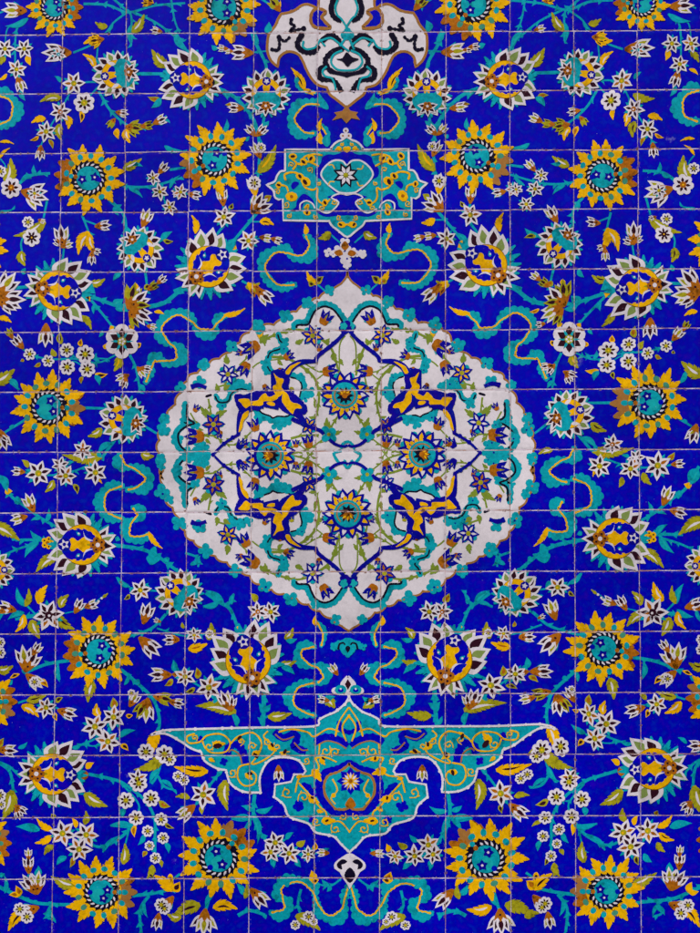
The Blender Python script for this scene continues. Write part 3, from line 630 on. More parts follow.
def small_flowers():
    crop('A', 0)
    bud(100, 42, 182, 92, 'brown', 'white', 3); star(95, 190, 38); star(20, 190, 38); star(65, 270, 38); bud(70, 298, 72, 66); bud(272, 205, 180, 108, 'brown', 'white', 3); star(228, 212, 30, 'turq')
    bud(402, 152, 170, 60, 'brown', 'yellow', 5); star(288, 325, 46, 'olive'); rblossom(328, 400, 42); star(235, 435, 42, 'brown'); star(180, 512, 42); bud(160, 568, 95, 58, 'brown', 'white', 3)
    bud(452, 436, 10, 50, 'brown', 'white', 3); bud(448, 462, 130, 46, 'brown', 'olive'); bud(490, 492, 10, 66, 'brown', 'olive', 5); bud(548, 492, -8, 52, 'brown', 'olive'); bud(598, 480, -25, 58, 'brown', 'white'); bud(590, 15, 185, 40, 'brown', 'yellow'); bud(630, 124, 190, 46)
    crop('B', 0)
    rblossom(44, 108, 42, 7, 'brown'); rblossom(3, 45, 24); bud(88, 122, 18, 105, 'brown', 'white', 5); star(135, 130, 30); rblossom(124, 302, 36, 7, 'dark'); rblossom(110, 242, 24); bud(244, 338, -95, 88); bud(246, 335, -145, 46); bud(240, 338, -20, 48)
    bud(372, 258, -5, 62); bud(356, 348, 20, 40); bud(358, 358, 92, 52); star(596, 70, 30); star(622, 124, 34); star(660, 184, 32); bud(618, 52, -50, 54); bud(555, 258, -68, 74); star(692, 125, 26); bud(150, 232, 20, 30)
    bud(-10, 530, -52, 115); bud(-10, 540, 2, 110); bud(-5, 545, 30, 80); bud(500, 575, -75, 100, 'brown', 'olive'); bud(500, 575, -42, 100); bud(505, 560, 5, 80, 'brown', 'olive'); bud(505, 590, 60, 70, 'brown', 'olive'); bud(510, 580, 30, 90)
    bud(575, 505, -35, 50, 'brown', 'olive'); bud(612, 480, -40, 46); bud(572, 645, 10, 40, 'brown', 'white'); bud(180, 640, 92, 88, 'brown', 'white')
    crop('C', 0)
    bud(50, 110, -120, 46, 'brown', 'olive'); bud(90, 148, -130, 64); rblossom(116, 172, 25, 6); rblossom(188, 198, 25, 6); rblossom(260, 156, 29); rblossom(332, 172, 37); rblossom(262, 222, 32); rblossom(340, 230, 33)
    o = P(475, 122); m = Mo(); r = 17.5
    for i in range(6): disc(m, pol(o, r*.62, 30+i*60), r*.42, 'white', 12, .9, 30+i*60)
    for i in range(6): petal(m, pol(o, r*.22, 30+i*60), 30+i*60, r*.55, r*.40, 'dark'); petal(m, pol(o, r*.15, i*60), i*60, r*.5, r*.14, 'turq')
    disc(m, o, r*.26, 'olive', 10)
    for i in range(5): disc(m, pol(o, r*.14, i*72), r*.07, 'white', 6)
    make('large_blossom', m, 'flower')
    bud(500, 252, 155, 56); bud(492, 262, 110, 48); bud(535, 222, 50, 52); bud(545, 225, 10, 48); bud(2, 470, 72, 80, 'brown', 'white'); bud(-5, 480, 40, 50); star(322, 545, 40, 'brown')
    star(150, 635, 54, 'olive'); star(235, 603, 36, 'white'); star(256, 645, 44); bud(96, 630, 185, 52); star(372, 632, 48, 'olive'); 
    crop('D', 0)
    leaf('y', 395, 122, 350, 30, 10); sl = Mo(); sleaf(sl, P(392, 128-10), math.degrees(math.atan2(60, -52)), 26, 11, 'yellow', 5, -.2, 'dark', 'dark')
    bud(132, 238, -115, 76); bud(104, 258, 165, 66); rosette_m = Mo(); rosette(rosette_m, P(186, 361), 6.2, 0, 'yellow', 'brown'); make('floret', rosette_m, 'flower')
    star(546, 545, 44, 'olive'); bud(558, 672, -72, 84); bud(625, 668, 200, 30); star(190, 642, 62, 'dark', 6); star(190, 642, 40, 'brown', 5); bud(292, 632, -60, 62); bud(332, 612, -20, 56); bud(20, 630, 200, 60)
    dm = Mo()
    for q in ((372, 600), (384, 588), (396, 576)): disc(dm, P(*q), 1.3, 'white', 7)
    sleaf(dm, P(400, 574), -40, 7, 3, 'olive', 2); make('seed_spray', dm, 'flower')
    crop('E', 0)
    bud(60, 40, 195, 74); bud(102, 275, -98, 100); bud(100, 275, -60, 92); bud(128, 212, -55, 56); bud(105, 290, 40, 80, 'brown', 'white'); rblossom(135, 318, 22); star(180, 418, 42); bud(228, 428, 18, 76); star(370, 492, 52, 'olive'); star(442, 455, 48, 'olive'); star(420, 550, 50, 'olive')
    bud(545, 148, 42, 100); bud(575, 385, 95, 92); bud(572, 388, 120, 80, 'brown', 'olive'); bud(600, 372, 15, 76, 'brown', 'olive'); bud(660, 395, 10, 60); bud(505, 412, -60, 66); rblossom(512, 362, 16); bud(662, 290, 180, 84); bud(672, 288, 12, 50); bud(695, 155, 180, 62)
    bud(-4, 582, 5, 74); rblossom(568, 590, 34); rblossom(640, 600, 38); rblossom(660, 620, 26); rblossom(0, 165, 22); rblossom(0, 205, 24); star(535, 695, 40)
    crop('F', 0)
    rosette_m = Mo(); disc(rosette_m, P(326, 85), 4.8, 'brown', 12); disc(rosette_m, P(326, 85), 1.2, 'white', 6); make('floret', rosette_m, 'flower')
    bud(60, 205, 35, 56); bud(62, 212, 70, 50); rblossom(0, 165, 26); rblossom(5, 200, 20)
    for q in ((540, 118, 35), (490, 184, 34), (588, 176, 34), (530, 252, 31), (627, 257, 27), (575, 303, 24), (635, 330, 24), (582, 360, 20), (605, 408, 23)): rblossom(*q)
    star(244, 312, 52, 'olive'); star(336, 318, 50, 'olive'); star(308, 374, 50, 'olive')
    bud(112, 415, -92, 46); bud(112, 465, -92, 68); bud(140, 545, -125, 88); bud(145, 545, -85, 88); bud(148, 600, 160, 88); rblossom(78, 606, 26); rblossom(106, 636, 27); bud(672, 560, 130, 76, 'brown', 'white'); rblossom(628, 590, 28); rblossom(640, 605, 24); bud(618, 625, 100, 66)
    crop('A', 175)
    bud(408, 42, -130, 64, 'brown', 'olive'); bud(300, 206, 182, 90, 'brown', 'white'); bud(225, 200, 182, 34); bud(205, 190, 185, 42); bud(265, 422, 185, 62); bud(312, 528, -130, 54); bud(318, 528, -45, 56); bud(332, 612, -115, 66); rblossom(335, 575, 20)
    crop('B', 175)
    star(22, 125, 32); bud(52, 132, 10, 52); bud(188, 175, -97, 68); star(190, 222, 44); bud(300, 205, -62, 88); bud(300, 200, -20, 84); star(286, 314, 42); bud(330, 300, 8, 50); bud(375, 305, 18, 46); bud(285, 480, 45, 66, 'yellow', 'brown'); bud(318, 502, 42, 82); bud(312, 135, -100, 76, 'yellow', 'white'); rblossom(308, 90, 28)
    crop('E', 175)
    star(40, 298, 42, 'olive'); star(132, 340, 52); star(322, 45, 40, 'brown'); star(372, 46, 42, 'olive'); star(75, 135, 32); bud(212, 425, -115, 80); bud(218, 430, -85, 60); bud(632, 290, -125, 52); bud(598, 392, 190, 46); bud(15, 150, 185, 40, 'brown', 'yellow'); rblossom(135, 132, 18)
    crop('F', 175)
    star(110, 162, 54, 'olive'); rblossom(12, 90, 22); rblossom(35, 105, 22); bud(75, 205, 140, 84); bud(402, 50, 88, 62); star(390, 348, 46, 'olive'); star(372, 385, 42); star(444, 390, 44, 'olive'); star(518, 393, 32); bud(598, 388, 182, 48)
    bud(298, 530, 48, 92); bud(118, 610, 95, 100, 'brown', 'white', 5); rblossom(520, 636, 24); rblossom(468, 668, 20); rblossom(540, 655, 16)

def scrolls():
    crop('A', 0); scroll([(-15, 368), (25, 372), (60, 420), (40, 470), (-15, 488)], 30, 1)
    crop('C', 0)
    scroll([(880, 20), (845, 45), (825, 85), (775, 78), (745, 40), (700, 15), (650, 32), (622, 80), (652, 125), (690, 150), (697, 190), (650, 202), (600, 190), (588, 232), (566, 285)], 27, -1, None, ((870, 20), (955, -8)))
    crop('D', 0)
    scroll([(466, 15), (475, 55), (528, 72), (572, 105), (555, 142), (492, 155)], 29, -1); scroll([(478, 140), (425, 152), (396, 200), (418, 250), (478, 268)], 30, -1)
    scroll([(515, 222), (545, 250), (500, 290), (500, 335), (548, 342), (580, 325)], 24, -1, None, ((578, 318), (634, 384)))
    crop('A', 175)
    scroll([(470, 300), (495, 345), (550, 362)], 16, 1); scroll([(585, 412), (545, 402), (488, 412), (460, 465), (490, 515), (545, 518)], 28, -1); scroll([(560, 480), (590, 520), (590, 570)], 16, 1)
    crop('B', 175)
    scroll([(468, 485), (405, 490), (362, 455), (345, 405), (375, 365), (425, 352), (468, 375), (515, 370), (528, 330), (505, 290)], 28, -1, None, ((508, 290), (505, 248)))
    crop('E', 175)
    scroll([(552, 85), (578, 130), (568, 182)], 18, 1); scroll([(545, 182), (495, 185), (485, 225), (520, 252), (568, 265), (585, 300), (552, 325)], 24, -1); scroll([(545, 322), (482, 335), (450, 380), (478, 428), (545, 450)], 28, -1)
    crop('F', 175)
    vine([(245, 632), (290, 612), (350, 630)], 13)
    scroll([(372, 620), (415, 622), (435, 590), (405, 545), (425, 505), (480, 498), (530, 520), (548, 570), (570, 620), (620, 640), (652, 610), (660, 560), (680, 505)], 29, -1)

def half(first):
    MAP[0] = ident if first else mirror
    vines(); scrolls(); leaves(); small_flowers(); big_motifs()
half(True); half(False)

# ------------------------------------------------------------------ panels on the wall's axis
def px(x, y): return (cur[0] + x*K, cur[1] + y*K)
def crs(pts, n=4, lim=48):       # smooth curve that keeps its cusps
    cuts = [0]
    for i in range(1, len(pts)-1):
        a, b, c = pts[i-1], pts[i], pts[i+1]
        d = math.degrees(math.atan2(c[1]-b[1], c[0]-b[0]) - math.atan2(b[1]-a[1], b[0]-a[0]))
        if abs((d+180) % 360 - 180) > lim: cuts.append(i)
    cuts.append(len(pts)-1); out = []
    for a, b in zip(cuts, cuts[1:]): out += cr(pts[a:b+1], False, n)[:-1]
    return out + [pts[-1]]
def sym(left):                  # closed outline from its left half, top of the axis to the bottom of it
    left = [(min(x, axis(y) - .35), y) for x, y in crs(left)]
    left[0] = (axis(left[0][1]), left[0][1]); left[-1] = (axis(left[-1][1]), left[-1][1])
    return left + [mirror(p) for p in left[-2:0:-1]]
VM = lambda p: (p[0], 909 - p[1])
def rim(pts, w, c, bumps=0, every=4, name='border', lay='flower', parent=None, inner=0):
    m = Mo(); q = cr(pts + [pts[0]], False, 1) if False else pts + [pts[0]]
    stroke(m, q, w, w, c, 1)
    if bumps:
        acc = 0
        for i in range(1, len(q)):
            acc += math.dist(q[i-1], q[i])
            if acc > every: acc = rnd.uniform(-2, 1); disc(m, (q[i][0] + rnd.uniform(-.5, .5), q[i][1] + rnd.uniform(-.5, .5)), bumps*rnd.uniform(.8, 1.25), c, 7)
    return make(name, m, lay, parent)

# --- the great medallion
MAP[0] = ident
Z(175, 160, 180); ml = PP([(677, 434), (662, 462), (640, 485), (610, 505), (560, 532), (500, 570), (445, 600), (400, 632), (330, 648), (290, 665), (262, 690)])
Z(175, 310, 180); ml += PP([(228, 150), (190, 178), (150, 196), (110, 230), (60, 255), (38, 285), (20, 320)])
Z(0, 310, 180); ml += PP([(672, 378), (652, 400), (636, 440), (618, 490), (614, 550), (622, 610), (632, 660)])
Z(0, 450, 180); ml += PP([(632, 70), (628, 140), (650, 200), (688, 250)])
Z(175, 450, 180); ml += PP([(18, 280), (50, 338), (95, 372), (150, 412), (220, 450), (280, 485), (330, 528), (380, 548), (450, 572), (520, 605), (600, 652), (655, 690)])
Z(175, 600, 180); ml += PP([(680, 122)])
mo = sym(ml)
def scallop(o, per, amp):
    d = [o[0]]
    for p in o[1:] + [o[0]]:
        while math.dist(d[-1], p) > 1.0:
            e = 1.0/math.dist(d[-1], p); d.append((d[-1][0] + (p[0]-d[-1][0])*e, d[-1][1] + (p[1]-d[-1][1])*e))
    n = len(d); cx, cy = 347.5, 452; out = []
    for i, p in enumerate(d):
        k = min(1, abs(p[0]-cx)/25); e = math.dist(p, (cx, cy)); b = (abs(math.sin(math.pi*i/per))**.7 - .5)*amp*k
        out.append((p[0] + (p[0]-cx)/e*b, p[1] + (p[1]-cy)/e*b))
    return out
mo = scallop(mo, 13.3, 2.8)
m = Mo(); m.poly(mo, 'panel'); med = make('medallion', m, 'panel', label='large white pointed medallion edged in brown with golden arabesques')
rim(mo, 1.9, 'gold', .9, 7, 'medallion_border', 'leaf', med)
def lobes(pts, k, w, c='turq', side=0, name='cloud_line', per=5.2, lay='scroll', line='ink', lw=10):
    m = Mo(); q = PP(pts)
    d = cr(q, False, 5); off = []
    for i, p in enumerate(d):
        a = d[max(0, i-1)]; b = d[min(len(d)-1, i+1)]; e = math.dist(a, b) or 1
        off.append((p[0] - (b[1]-a[1])/e*side*w*K*.42, p[1] + (b[0]-a[0])/e*side*w*K*.42))
    stroke(m, off, w*K*.62, w*K*.62, c, 1, w*K*.24, per)
    disc(m, off[0], w*K*.42, c, 9); disc(m, off[-1], w*K*.42, c, 9)
    acc = 0
    for i in range(1, len(off)):
        acc += math.dist(off[i-1], off[i])
        if acc > 6: acc = 0; disc(m, (off[i][0]*1.0, off[i][1]), w*K*rnd.uniform(.36, .58), c, 9)
    if line:
        stroke(m, q, lw*K, lw*K*.9, line, 5, lw*K*.16, 5)
    make(name, m, lay, med)
def mstar(x, y, r, inn=None):
    o = P(x, y); r *= K*1.12; m = Mo(); a0 = rnd.uniform(0, 60); inn = inn or rnd.choice(['panel', 'yellow', 'brown'])
    for i in range(4): a = a0 + 30 + i*90; disc(m, pol(o, r*.62, a), r*.26, 'turq', 8)
    for i in range(6):
        a = a0+i*60; petal(m, o, a, r, r*.58, 'cobalt'); m.poly(petal_pts(pol(o, r*.25, a), a, r*.5, r*.20), inn)
    disc(m, o, r*.22, 'olive', 8); make('star_blossom_blue', m, 'flower', med)
def mbud(x, y, ang, L, cup='brown'):
    o = P(x, y); L *= K; m = Mo()
    petal(m, pol(o, L*.2, ang), ang + rnd.choice([-60, 60]), L*.5, L*.3, 'turq')
    for d in (-34, 34, 0): petal(m, pol(o, L*.22, ang), ang+d, L*.78, L*.36, 'cobalt'); m.poly(petal_pts(pol(o, L*.36, ang), ang+d, L*.38, L*.11), 'panel' if d else 'olive')
    for d in (-40, 0, 40): petal(m, o, ang+d, L*.5, L*.30, cup)
    make('blue_bud', m, 'bud', med)
def sage(pts, w=8, hooks=True):
    w *= 1.25; q = PP(pts); m = Mo(); stroke(m, q, w*K, w*K*.75, 'sage', 5); d = cr(q, False, 6); s = 0
    for i in range(1, len(d)):
        s += math.dist(d[i-1], d[i])
        if hooks and s > 6:
            s = rnd.uniform(-3, 0); a = math.degrees(math.atan2(d[i][1]-d[i-1][1], d[i][0]-d[i-1][0])); sg = rnd.choice((-1, 1))
            petal(m, d[i], a + sg*38, 5, 2.2, 'sage', None, -sg*.2)
            if rnd.random() < .4: petal(m, d[i], a - sg*38, 4, 2, 'sage')
    make('green_vine', m, 'vine2', med)
def gleaf(x0, y0, x1, y1, W, c='sage'):
    a, b = P(x0, y0), P(x1, y1); m = Mo(); sleaf(m, a, math.degrees(math.atan2(b[1]-a[1], b[0]-a[0])), math.dist(a, b), W*K, c, 3, rnd.choice((-.15, .15))); make('green_leaf', m, 'leaf', med)
LAY['vine2'] = .0005; LAY['strap'] = .0024
def mflower(x, y, r, ang):
    o = (x, y); m = Mo()
    for i in range(9): disc(m, pol(o, r*.84, i*40+8), r*.14, 'turq', 8)
    for i in range(14):
        a = ang + i*360/14 + 9; petal(m, pol(o, r*.46, a), a + 10, r*.56, r*.40, 'cobalt'); m.poly(petal_pts(pol(o, r*.58, a), a + 10, r*.30, r*.17), 'yellow' if i % 3 else 'panel')
    disc(m, o, r*.66, 'cobalt', 22)
    for i in range(10): a = ang + 95 + i*19; disc(m, pol(o, r*.58, a), r*.085, 'yellow', 7, 1.4, a)
    disc(m, o, r*.54, 'turq', 22); p = make('round_medallion_flower', m, 'flower', med)
    m = Mo()
    disc(m, o, r*.30, 'turq', 12); stroke(m, [pol(o, r*.42, ang + 40 + i*20) for i in range(15)], 1.4, 1.4, 'gold', 2)
    for i in range(9): a = i*40; petal(m, pol(o, r*.05, a), a, r*.32, r*.16, 'ink')
    for i in range(7): a = ang - 70 + i*23; petal(m, o, a, r*.30, r*.1, 'yellow' if i % 2 else 'brown')
    disc(m, o, r*.12, 'brown', 8)
    make('flower_centre', m, 'strap', med)
def curl(m, x, y, r, a, sg=1, c='yellow', w=1.2):
    o = P(x, y); r *= K; pts = [pol(o, r*(1 - i/14), a + sg*i*32) for i in range(11)]
    pts = [pol(pts[0], r*1.1, a - sg*100)] + pts; stroke(m, pts, w*.8, w, c, 3); disc(m, pts[-1], w*.9, c, 8)
    for i in (2, 5): petal(m, pts[i], a + sg*(i*32 + 20), r*.6, r*.3, c)
def quadrant():
    Z(215, 330, 100)
    lobes([(440, 30), (452, 70), (476, 100), (455, 132), (392, 155), (370, 195), (366, 250), (388, 290)], 0, 46, side=-.2)
    lobes([(528, 330), (585, 348), (608, 390), (600, 435), (592, 470)], 0, 44, side=-.9)
    lobes([(302, 552), (330, 582), (385, 602), (405, 616), (440, 604), (500, 606), (530, 588)], 0, 46, side=1)
    lobes([(0, 462), (28, 505), (92, 500), (112, 452), (142, 425), (182, 412), (225, 422)], 0, 40, side=-.4)
    Z(175, 310, 180)
    lobes([(48, 365), (48, 418), (75, 440), (45, 452), (14, 480), (18, 522), (42, 548)], 0, 28, side=.7, lw=7)
    lobes([(140, 330), (122, 336)], 0, 10, side=0, c='ink')
    Z(280, 200, 140)
    lobes([(82, 640), (90, 625), (140, 622), (156, 590), (178, 552), (220, 532), (262, 545), (290, 575), (314, 612)], 0, 32, side=-1, lw=9)
    m = Mo(); knob(m, 325, 638, 34, 'cobalt'); knob(m, 318, 630, 20, 'pturq'); make('blue_knot', m, 'flower', med)
    # straps and arabesque
    Z(175, 310, 180); m = Mo()
    stroke(m, PP([(662, 85), (620, 128), (560, 175), (545, 200)]), 12*K, 14*K, 'cobalt', 5, .4, 9); stroke(m, PP([(545, 199), (490, 203), (450, 225), (428, 260)]), 14*K, 34*K, 'cobalt', 5)
    for q in ((615, 130), (572, 165), (548, 196), (190, 520), (225, 495)): disc(m, P(*q), 2.4, 'cobalt', 7)
    stroke(m, PP([(300, 375), (262, 395), (250, 440), (246, 488)]), 34*K, 14*K, 'cobalt', 5); stroke(m, PP([(250, 482), (190, 520), (143, 568)]), 12*K, 9*K, 'cobalt', 5)
    Z(300, 405, 100); stroke(m, PP([(-60, 95), (60, 150), (140, 178), (165, 205)]), 26*K, 22*K, 'cobalt', 4, .4, 7); stroke(m, PP([(205, 240), (250, 275), (305, 290), (335, 280)]), 24*K, 18*K, 'cobalt', 4)
    Z(215, 330, 100)
    m.poly(PP([(390, 290), (440, 280), (487, 300), (514, 340), (510, 425), (560, 458), (600, 498), (638, 540), (632, 580), (600, 575), (645, 640), (620, 655), (560, 605), (520, 592), (470, 565), (430, 520), (392, 430)]), 'cobalt'); stroke(m, PP([(395, 300), (440, 285), (487, 303), (512, 342), (508, 425), (560, 462), (600, 500), (634, 540), (628, 580), (598, 572)]), 2, 2, 'cobalt', 4, .9, 4.5)
    m.poly(PP([(145, 458), (215, 462), (240, 440), (300, 432), (400, 438), (470, 440), (455, 520), (442, 560), (340, 538), (300, 570), (255, 550), (210, 585), (172, 550), (150, 500)]), 'cobalt'); stroke(m, PP([(470, 440), (400, 438), (300, 434), (215, 462), (148, 458), (155, 510), (175, 550), (210, 580), (255, 552), (340, 540)]), 1.8, 1.8, 'cobalt', 4, .9, 4.5)
    p = make('blue_strapwork', m, 'strap', med); m = Mo()
    for q in ([(408, 302), (442, 332), (482, 345), (465, 400), (484, 430), (440, 470), (404, 402), (432, 370)], [(482, 428), (512, 458), (532, 500), (592, 520), (606, 548), (562, 552), (542, 588), (490, 532), (466, 490)],
              [(165, 486), (230, 480), (252, 500), (300, 490), (318, 466), (352, 442), (380, 470), (430, 450), (440, 478), (400, 498), (342, 500), (330, 530), (250, 530), (216, 548), (186, 516)], [(362, 508), (412, 505), (418, 530), (380, 528)],
              [(492, 302), (515, 262), (560, 236), (604, 224), (545, 268), (518, 312)], [(235, 562), (196, 590), (176, 650), (166, 715), (190, 690), (200, 640), (232, 600)]):
        m.poly(cr(PP(q), True, 3), 'yellow', .25)
    make('golden_arabesque', m, 'ink', med)
    # green vines and little flowers
    Z(175, 310, 180)
    sage([(330, 128), (370, 105), (425, 85), (480, 76), (535, 90)]); sage([(370, 182), (440, 190), (505, 228), (545, 270), (560, 330), (552, 400), (530, 445)], 9); sage([(555, 105), (590, 130), (615, 165), (640, 255)], 9)
    sage([(300, 225), (340, 200), (430, 190)], 5, False); sage([(268, 215), (230, 240), (205, 250)], 5); sage([(165, 300), (205, 285), (225, 255)], 6); sage([(130, 345), (140, 400), (152, 440)], 6); sage([(95, 492), (150, 490), (195, 520), (240, 525)], 6)
    sage([(450, 500), (500, 488), (560, 486)], 8); sage([(240, 605), (290, 585)], 7); sage([(450, 560), (520, 540), (590, 492)], 6); sage([(640, 405), (610, 450), (600, 480)], 7); sage([(545, 275), (590, 240)], 5, False); sage([(662, 100), (640, 140), (640, 255)], 5, False)
    sage([(60, 400), (100, 470), (120, 492)], 5); sage([(250, 215), (300, 165), (310, 135)], 5); sage([(215, 320), (190, 350), (160, 345)], 5, False); sage([(430, 560), (480, 600), (540, 545)], 5); sage([(500, 205), (560, 240), (600, 235)], 5); sage([(300, 470), (270, 500), (240, 530)], 5); sage([(620, 210), (600, 290), (610, 350)], 6)
    for q in ((75, 395, -60), (265, 170, 200), (470, 590, 90), (600, 310, 180), (400, 230, 30), (180, 470, 120), (345, 290, 60), (560, 160, -90)): mbud(*q, 34)
    gleaf(205, 210, 200, 172, 24); gleaf(468, 130, 500, 112, 20); gleaf(148, 418, 95, 372, 30); gleaf(158, 418, 202, 390, 26); gleaf(165, 320, 160, 285, 20); gleaf(190, 310, 215, 292, 20); gleaf(600, 470, 590, 418, 28); gleaf(612, 478, 650, 470, 18); gleaf(520, 245, 500, 225, 18)
    gleaf(590, 130, 600, 110, 18); gleaf(330, 125, 365, 95, 22); gleaf(545, 380, 540, 340, 14); gleaf(615, 165, 628, 205, 24)
    mbud(325, 132, 150, 80); mbud(283, 205, 120, 62); mstar(206, 250, 40); mstar(150, 445, 42); mbud(112, 492, 180, 80); mbud(316, 470, -110, 56); mstar(520, 450, 34); mbud(522, 535, -100, 56); mbud(425, 188, -30, 46); mbud(575, 240, -5, 64); mstar(535, 100, 42); mbud(572, 55, -60, 62)
    mbud(245, 540, -60, 44, 'cobalt'); m = Mo(); knob(m, 598, 484, 34); disc(m, P(598, 484), 2.0, 'olive', 8); make('turquoise_rosette', m, 'flower', med)
    for q in ((420, 150, 22), (352, 210, 24), (490, 262, 18), (520, 320, 26), (330, 420, 24), (430, 432, 24), (395, 445, 26), (215, 300, 22), (250, 290, 26), (285, 300, 20), (180, 372, 22), (80, 450, 20), (425, 125, 20), (30, 430, 16), (8, 500, 26), (360, 235, 20), (505, 340, 20)): m = Mo(); knob(m, *q); make('turquoise_lobe', m, 'scroll', med)
    mbud(262, 590, 60, 40); mbud(455, 300, 100, 30, 'olive');
    gleaf(300, 160, 285, 120, 18); gleaf(400, 195, 420, 215, 16); gleaf(470, 505, 490, 525, 16); gleaf(555, 300, 575, 320, 16); gleaf(545, 420, 520, 415, 14); gleaf(200, 500, 225, 512, 14); gleaf(120, 500, 140, 520, 14); gleaf(640, 190, 655, 215, 16); gleaf(350, 110, 350, 140, 18); gleaf(430, 92, 445, 70, 16)
    m = Mo(); knob(m, 95, 280, 26); stroke(m, PP([(62, 300), (90, 292), (122, 302)]), 4.5, 3, 'cobalt', 4, .5, 3); make('blue_fan', m, 'flower', med)
    m = Mo(); 
    for q in ((88, 560, 30), (112, 590, 24), (120, 560, 22), (55, 570, 26), (95, 600, 26)): knob(m, *q)
    make('turquoise_knot', m, 'scroll', med)
for a in (lambda p: p, VM, mirror, lambda p: mirror(VM(p))): MAP[0] = a; quadrant()
MAP[0] = ident
mflower(270.3, 455.3, 25.5, 180); mflower(422, 454.3, 25, 0); mflower(344.8, 395.5, 24.5, -90); mflower(347.5, 513.5, 25.5, 90)
Z(300, 405, 100); m = Mo()
for q in ([(288, 305), (300, 272), (335, 256), (366, 275), (380, 308)], [(238, 332), (240, 355), (272, 402), (300, 405), (318, 385)], [(358, 385), (378, 408), (400, 390), (425, 350), (398, 330)], [(305, 405), (332, 440), (362, 405)], [(238, 332), (290, 318)], [(375, 318), (420, 340)]):
    stroke(m, PP(q), 2.4, 2.0, 'turq', 4, .5, 3)
make('centre_knot', m, 'flower', med)
for fn in (ident, mirror):
    MAP[0] = fn; m = Mo()
    for (ox, oy, pts) in ((175, 160, [(600, 507, 24), (515, 556, 28), (432, 606, 32), (325, 648, 34)]), (175, 310, [(222, 142, 30), (112, 212, 28), (22, 300, 24)]), (0, 310, [(640, 425, 26), (637, 465, 30), (624, 578, 24), (628, 608, 20)]),
                         (0, 450, [(625, 40, 24), (632, 165, 36), (660, 190, 22)]), (175, 450, [(18, 285, 34), (118, 392, 32), (90, 430, 14), (235, 472, 32), (350, 528, 34), (448, 578, 34), (545, 602, 20), (625, 658, 24)])):
        Z(ox, oy, 180)
        for q in pts: m = Mo(); knob(m, q[0], q[1], q[2]*.88); make('border_knob', m, 'bud', med)

# --- the top pendant
MAP[0] = ident
Z(260, 0, 90); tl = [(axis(0), -14)] + PP([(455, -110), (455, 40), (440, 62), (405, 45), (365, 33), (320, 45), (270, 80), (220, 98), (165, 108), (140, 150), (118, 200), (70, 265), (58, 330), (58, 400), (85, 470), (138, 520), (150, 450), (190, 412), (240, 402), (300, 425), (335, 480), (360, 540), (400, 610), (450, 660)])
Z(290, 0, 120); tl += PP([(215, 510), (232, 550), (270, 580)]) + [(346.4, 107.5)]
to = sym(tl); m = Mo(); m.poly(to, 'panel'); top = make('top_pendant', m, 'panel', label='white lobed pendant with gold rim and black cloud bands at the top edge')
rim(to, 2.6, 'gold', 1.3, 6, 'pendant_border', 'leaf', top)
med0 = med; med = top
for fn in (ident, mirror):
    MAP[0] = fn; Z(260, 0, 90); m = Mo(); ov = cr(PP([(442, 68), (402, 105), (398, 175), (440, 215), (545, 218), (505, 170), (480, 130), (510, 90)]), True, 4)
    m.poly(ov, 'blue'); stroke(m, ov + [ov[0]], 2.6, 2.6, 'gold', 1, .5, 6); make('blue_eye', m, 'flower', top)
    for q in ([(250, 140), (238, 178), (268, 205), (232, 240), (285, 232), (340, 222)], [(80, 382), (138, 390), (152, 345), (148, 290), (190, 322), (235, 285)]):
        m = Mo(); stroke(m, PP(q), 2.4, 1.6, 'ink', 4, .8, 4); disc(m, P(*q[-1 if q[0][0] > 200 else 3]), 2.6, 'ink', 9); make('cloud_line', m, 'flower', top)
    Z(290, 0, 120)
    for q, tq in (([(262, -20), (240, 45), (255, 98), (300, 122)], [(282, -10), (264, 45), (276, 88), (300, 112), (335, 165)]), ([(68, 205), (42, 260), (78, 300), (135, 305), (168, 265)], [(80, 240), (75, 270), (100, 288), (150, 275), (175, 235), (185, 245), (205, 270)]),
                  ([(190, 235), (235, 205), (275, 225), (300, 262)], [(175, 240), (235, 222), (275, 245), (305, 270)]), ([(300, 285), (245, 305), (205, 355), (240, 415), (340, 438)], [(305, 295), (255, 320), (240, 365), (275, 405), (335, 412)]),
                  ([(215, 385), (170, 410), (180, 460), (245, 465), (280, 500), (300, 535)], [(215, 388), (190, 415), (205, 445), (245, 458), (262, 500), (265, 525)])):
        m = Mo(); stroke(m, PP(q), 4.0, 3.2, 'ink', 6, 1.2, 3.6); disc(m, P(*q[0]), 3, 'ink', 9); stroke(m, PP(tq), 2.2, 1.9, 'turq', 5); stroke(m, [(a-.3, b-.5) for a, b in PP(tq)], .7, .7, 'pturq', 5); make('cloud_band', m, 'big', top)
MAP[0] = ident; m = Mo(); Z(290, 0, 120)
blob(m, PP([(268, 345), (305, 340), (330, 305), (365, 335), (402, 345), (360, 365), (335, 390), (305, 358)]), 'ink', 3); disc(m, P(335, 205), 5, 'turq', 12, 1.4); disc(m, P(335, 180), 3.4, 'turq', 9); stroke(m, PP([(330, 215), (290, 270)]), 2.4, 2, 'turq'); stroke(m, PP([(340, 215), (375, 290)]), 2.4, 2, 'turq'); stroke(m, PP([(345, 300), (300, 262), (320, 230)]), 2, 2, 'turq')
make('black_lozenge', m, 'strap', top); m = Mo(); m.poly(PP([(330, 612), (305, 648), (255, 655), (272, 672), (245, 705), (300, 690), (330, 720), (360, 690), (408, 700), (385, 672), (398, 655), (350, 648)]), 'gold', .3); make('gold_tassel', m, 'strap', top)

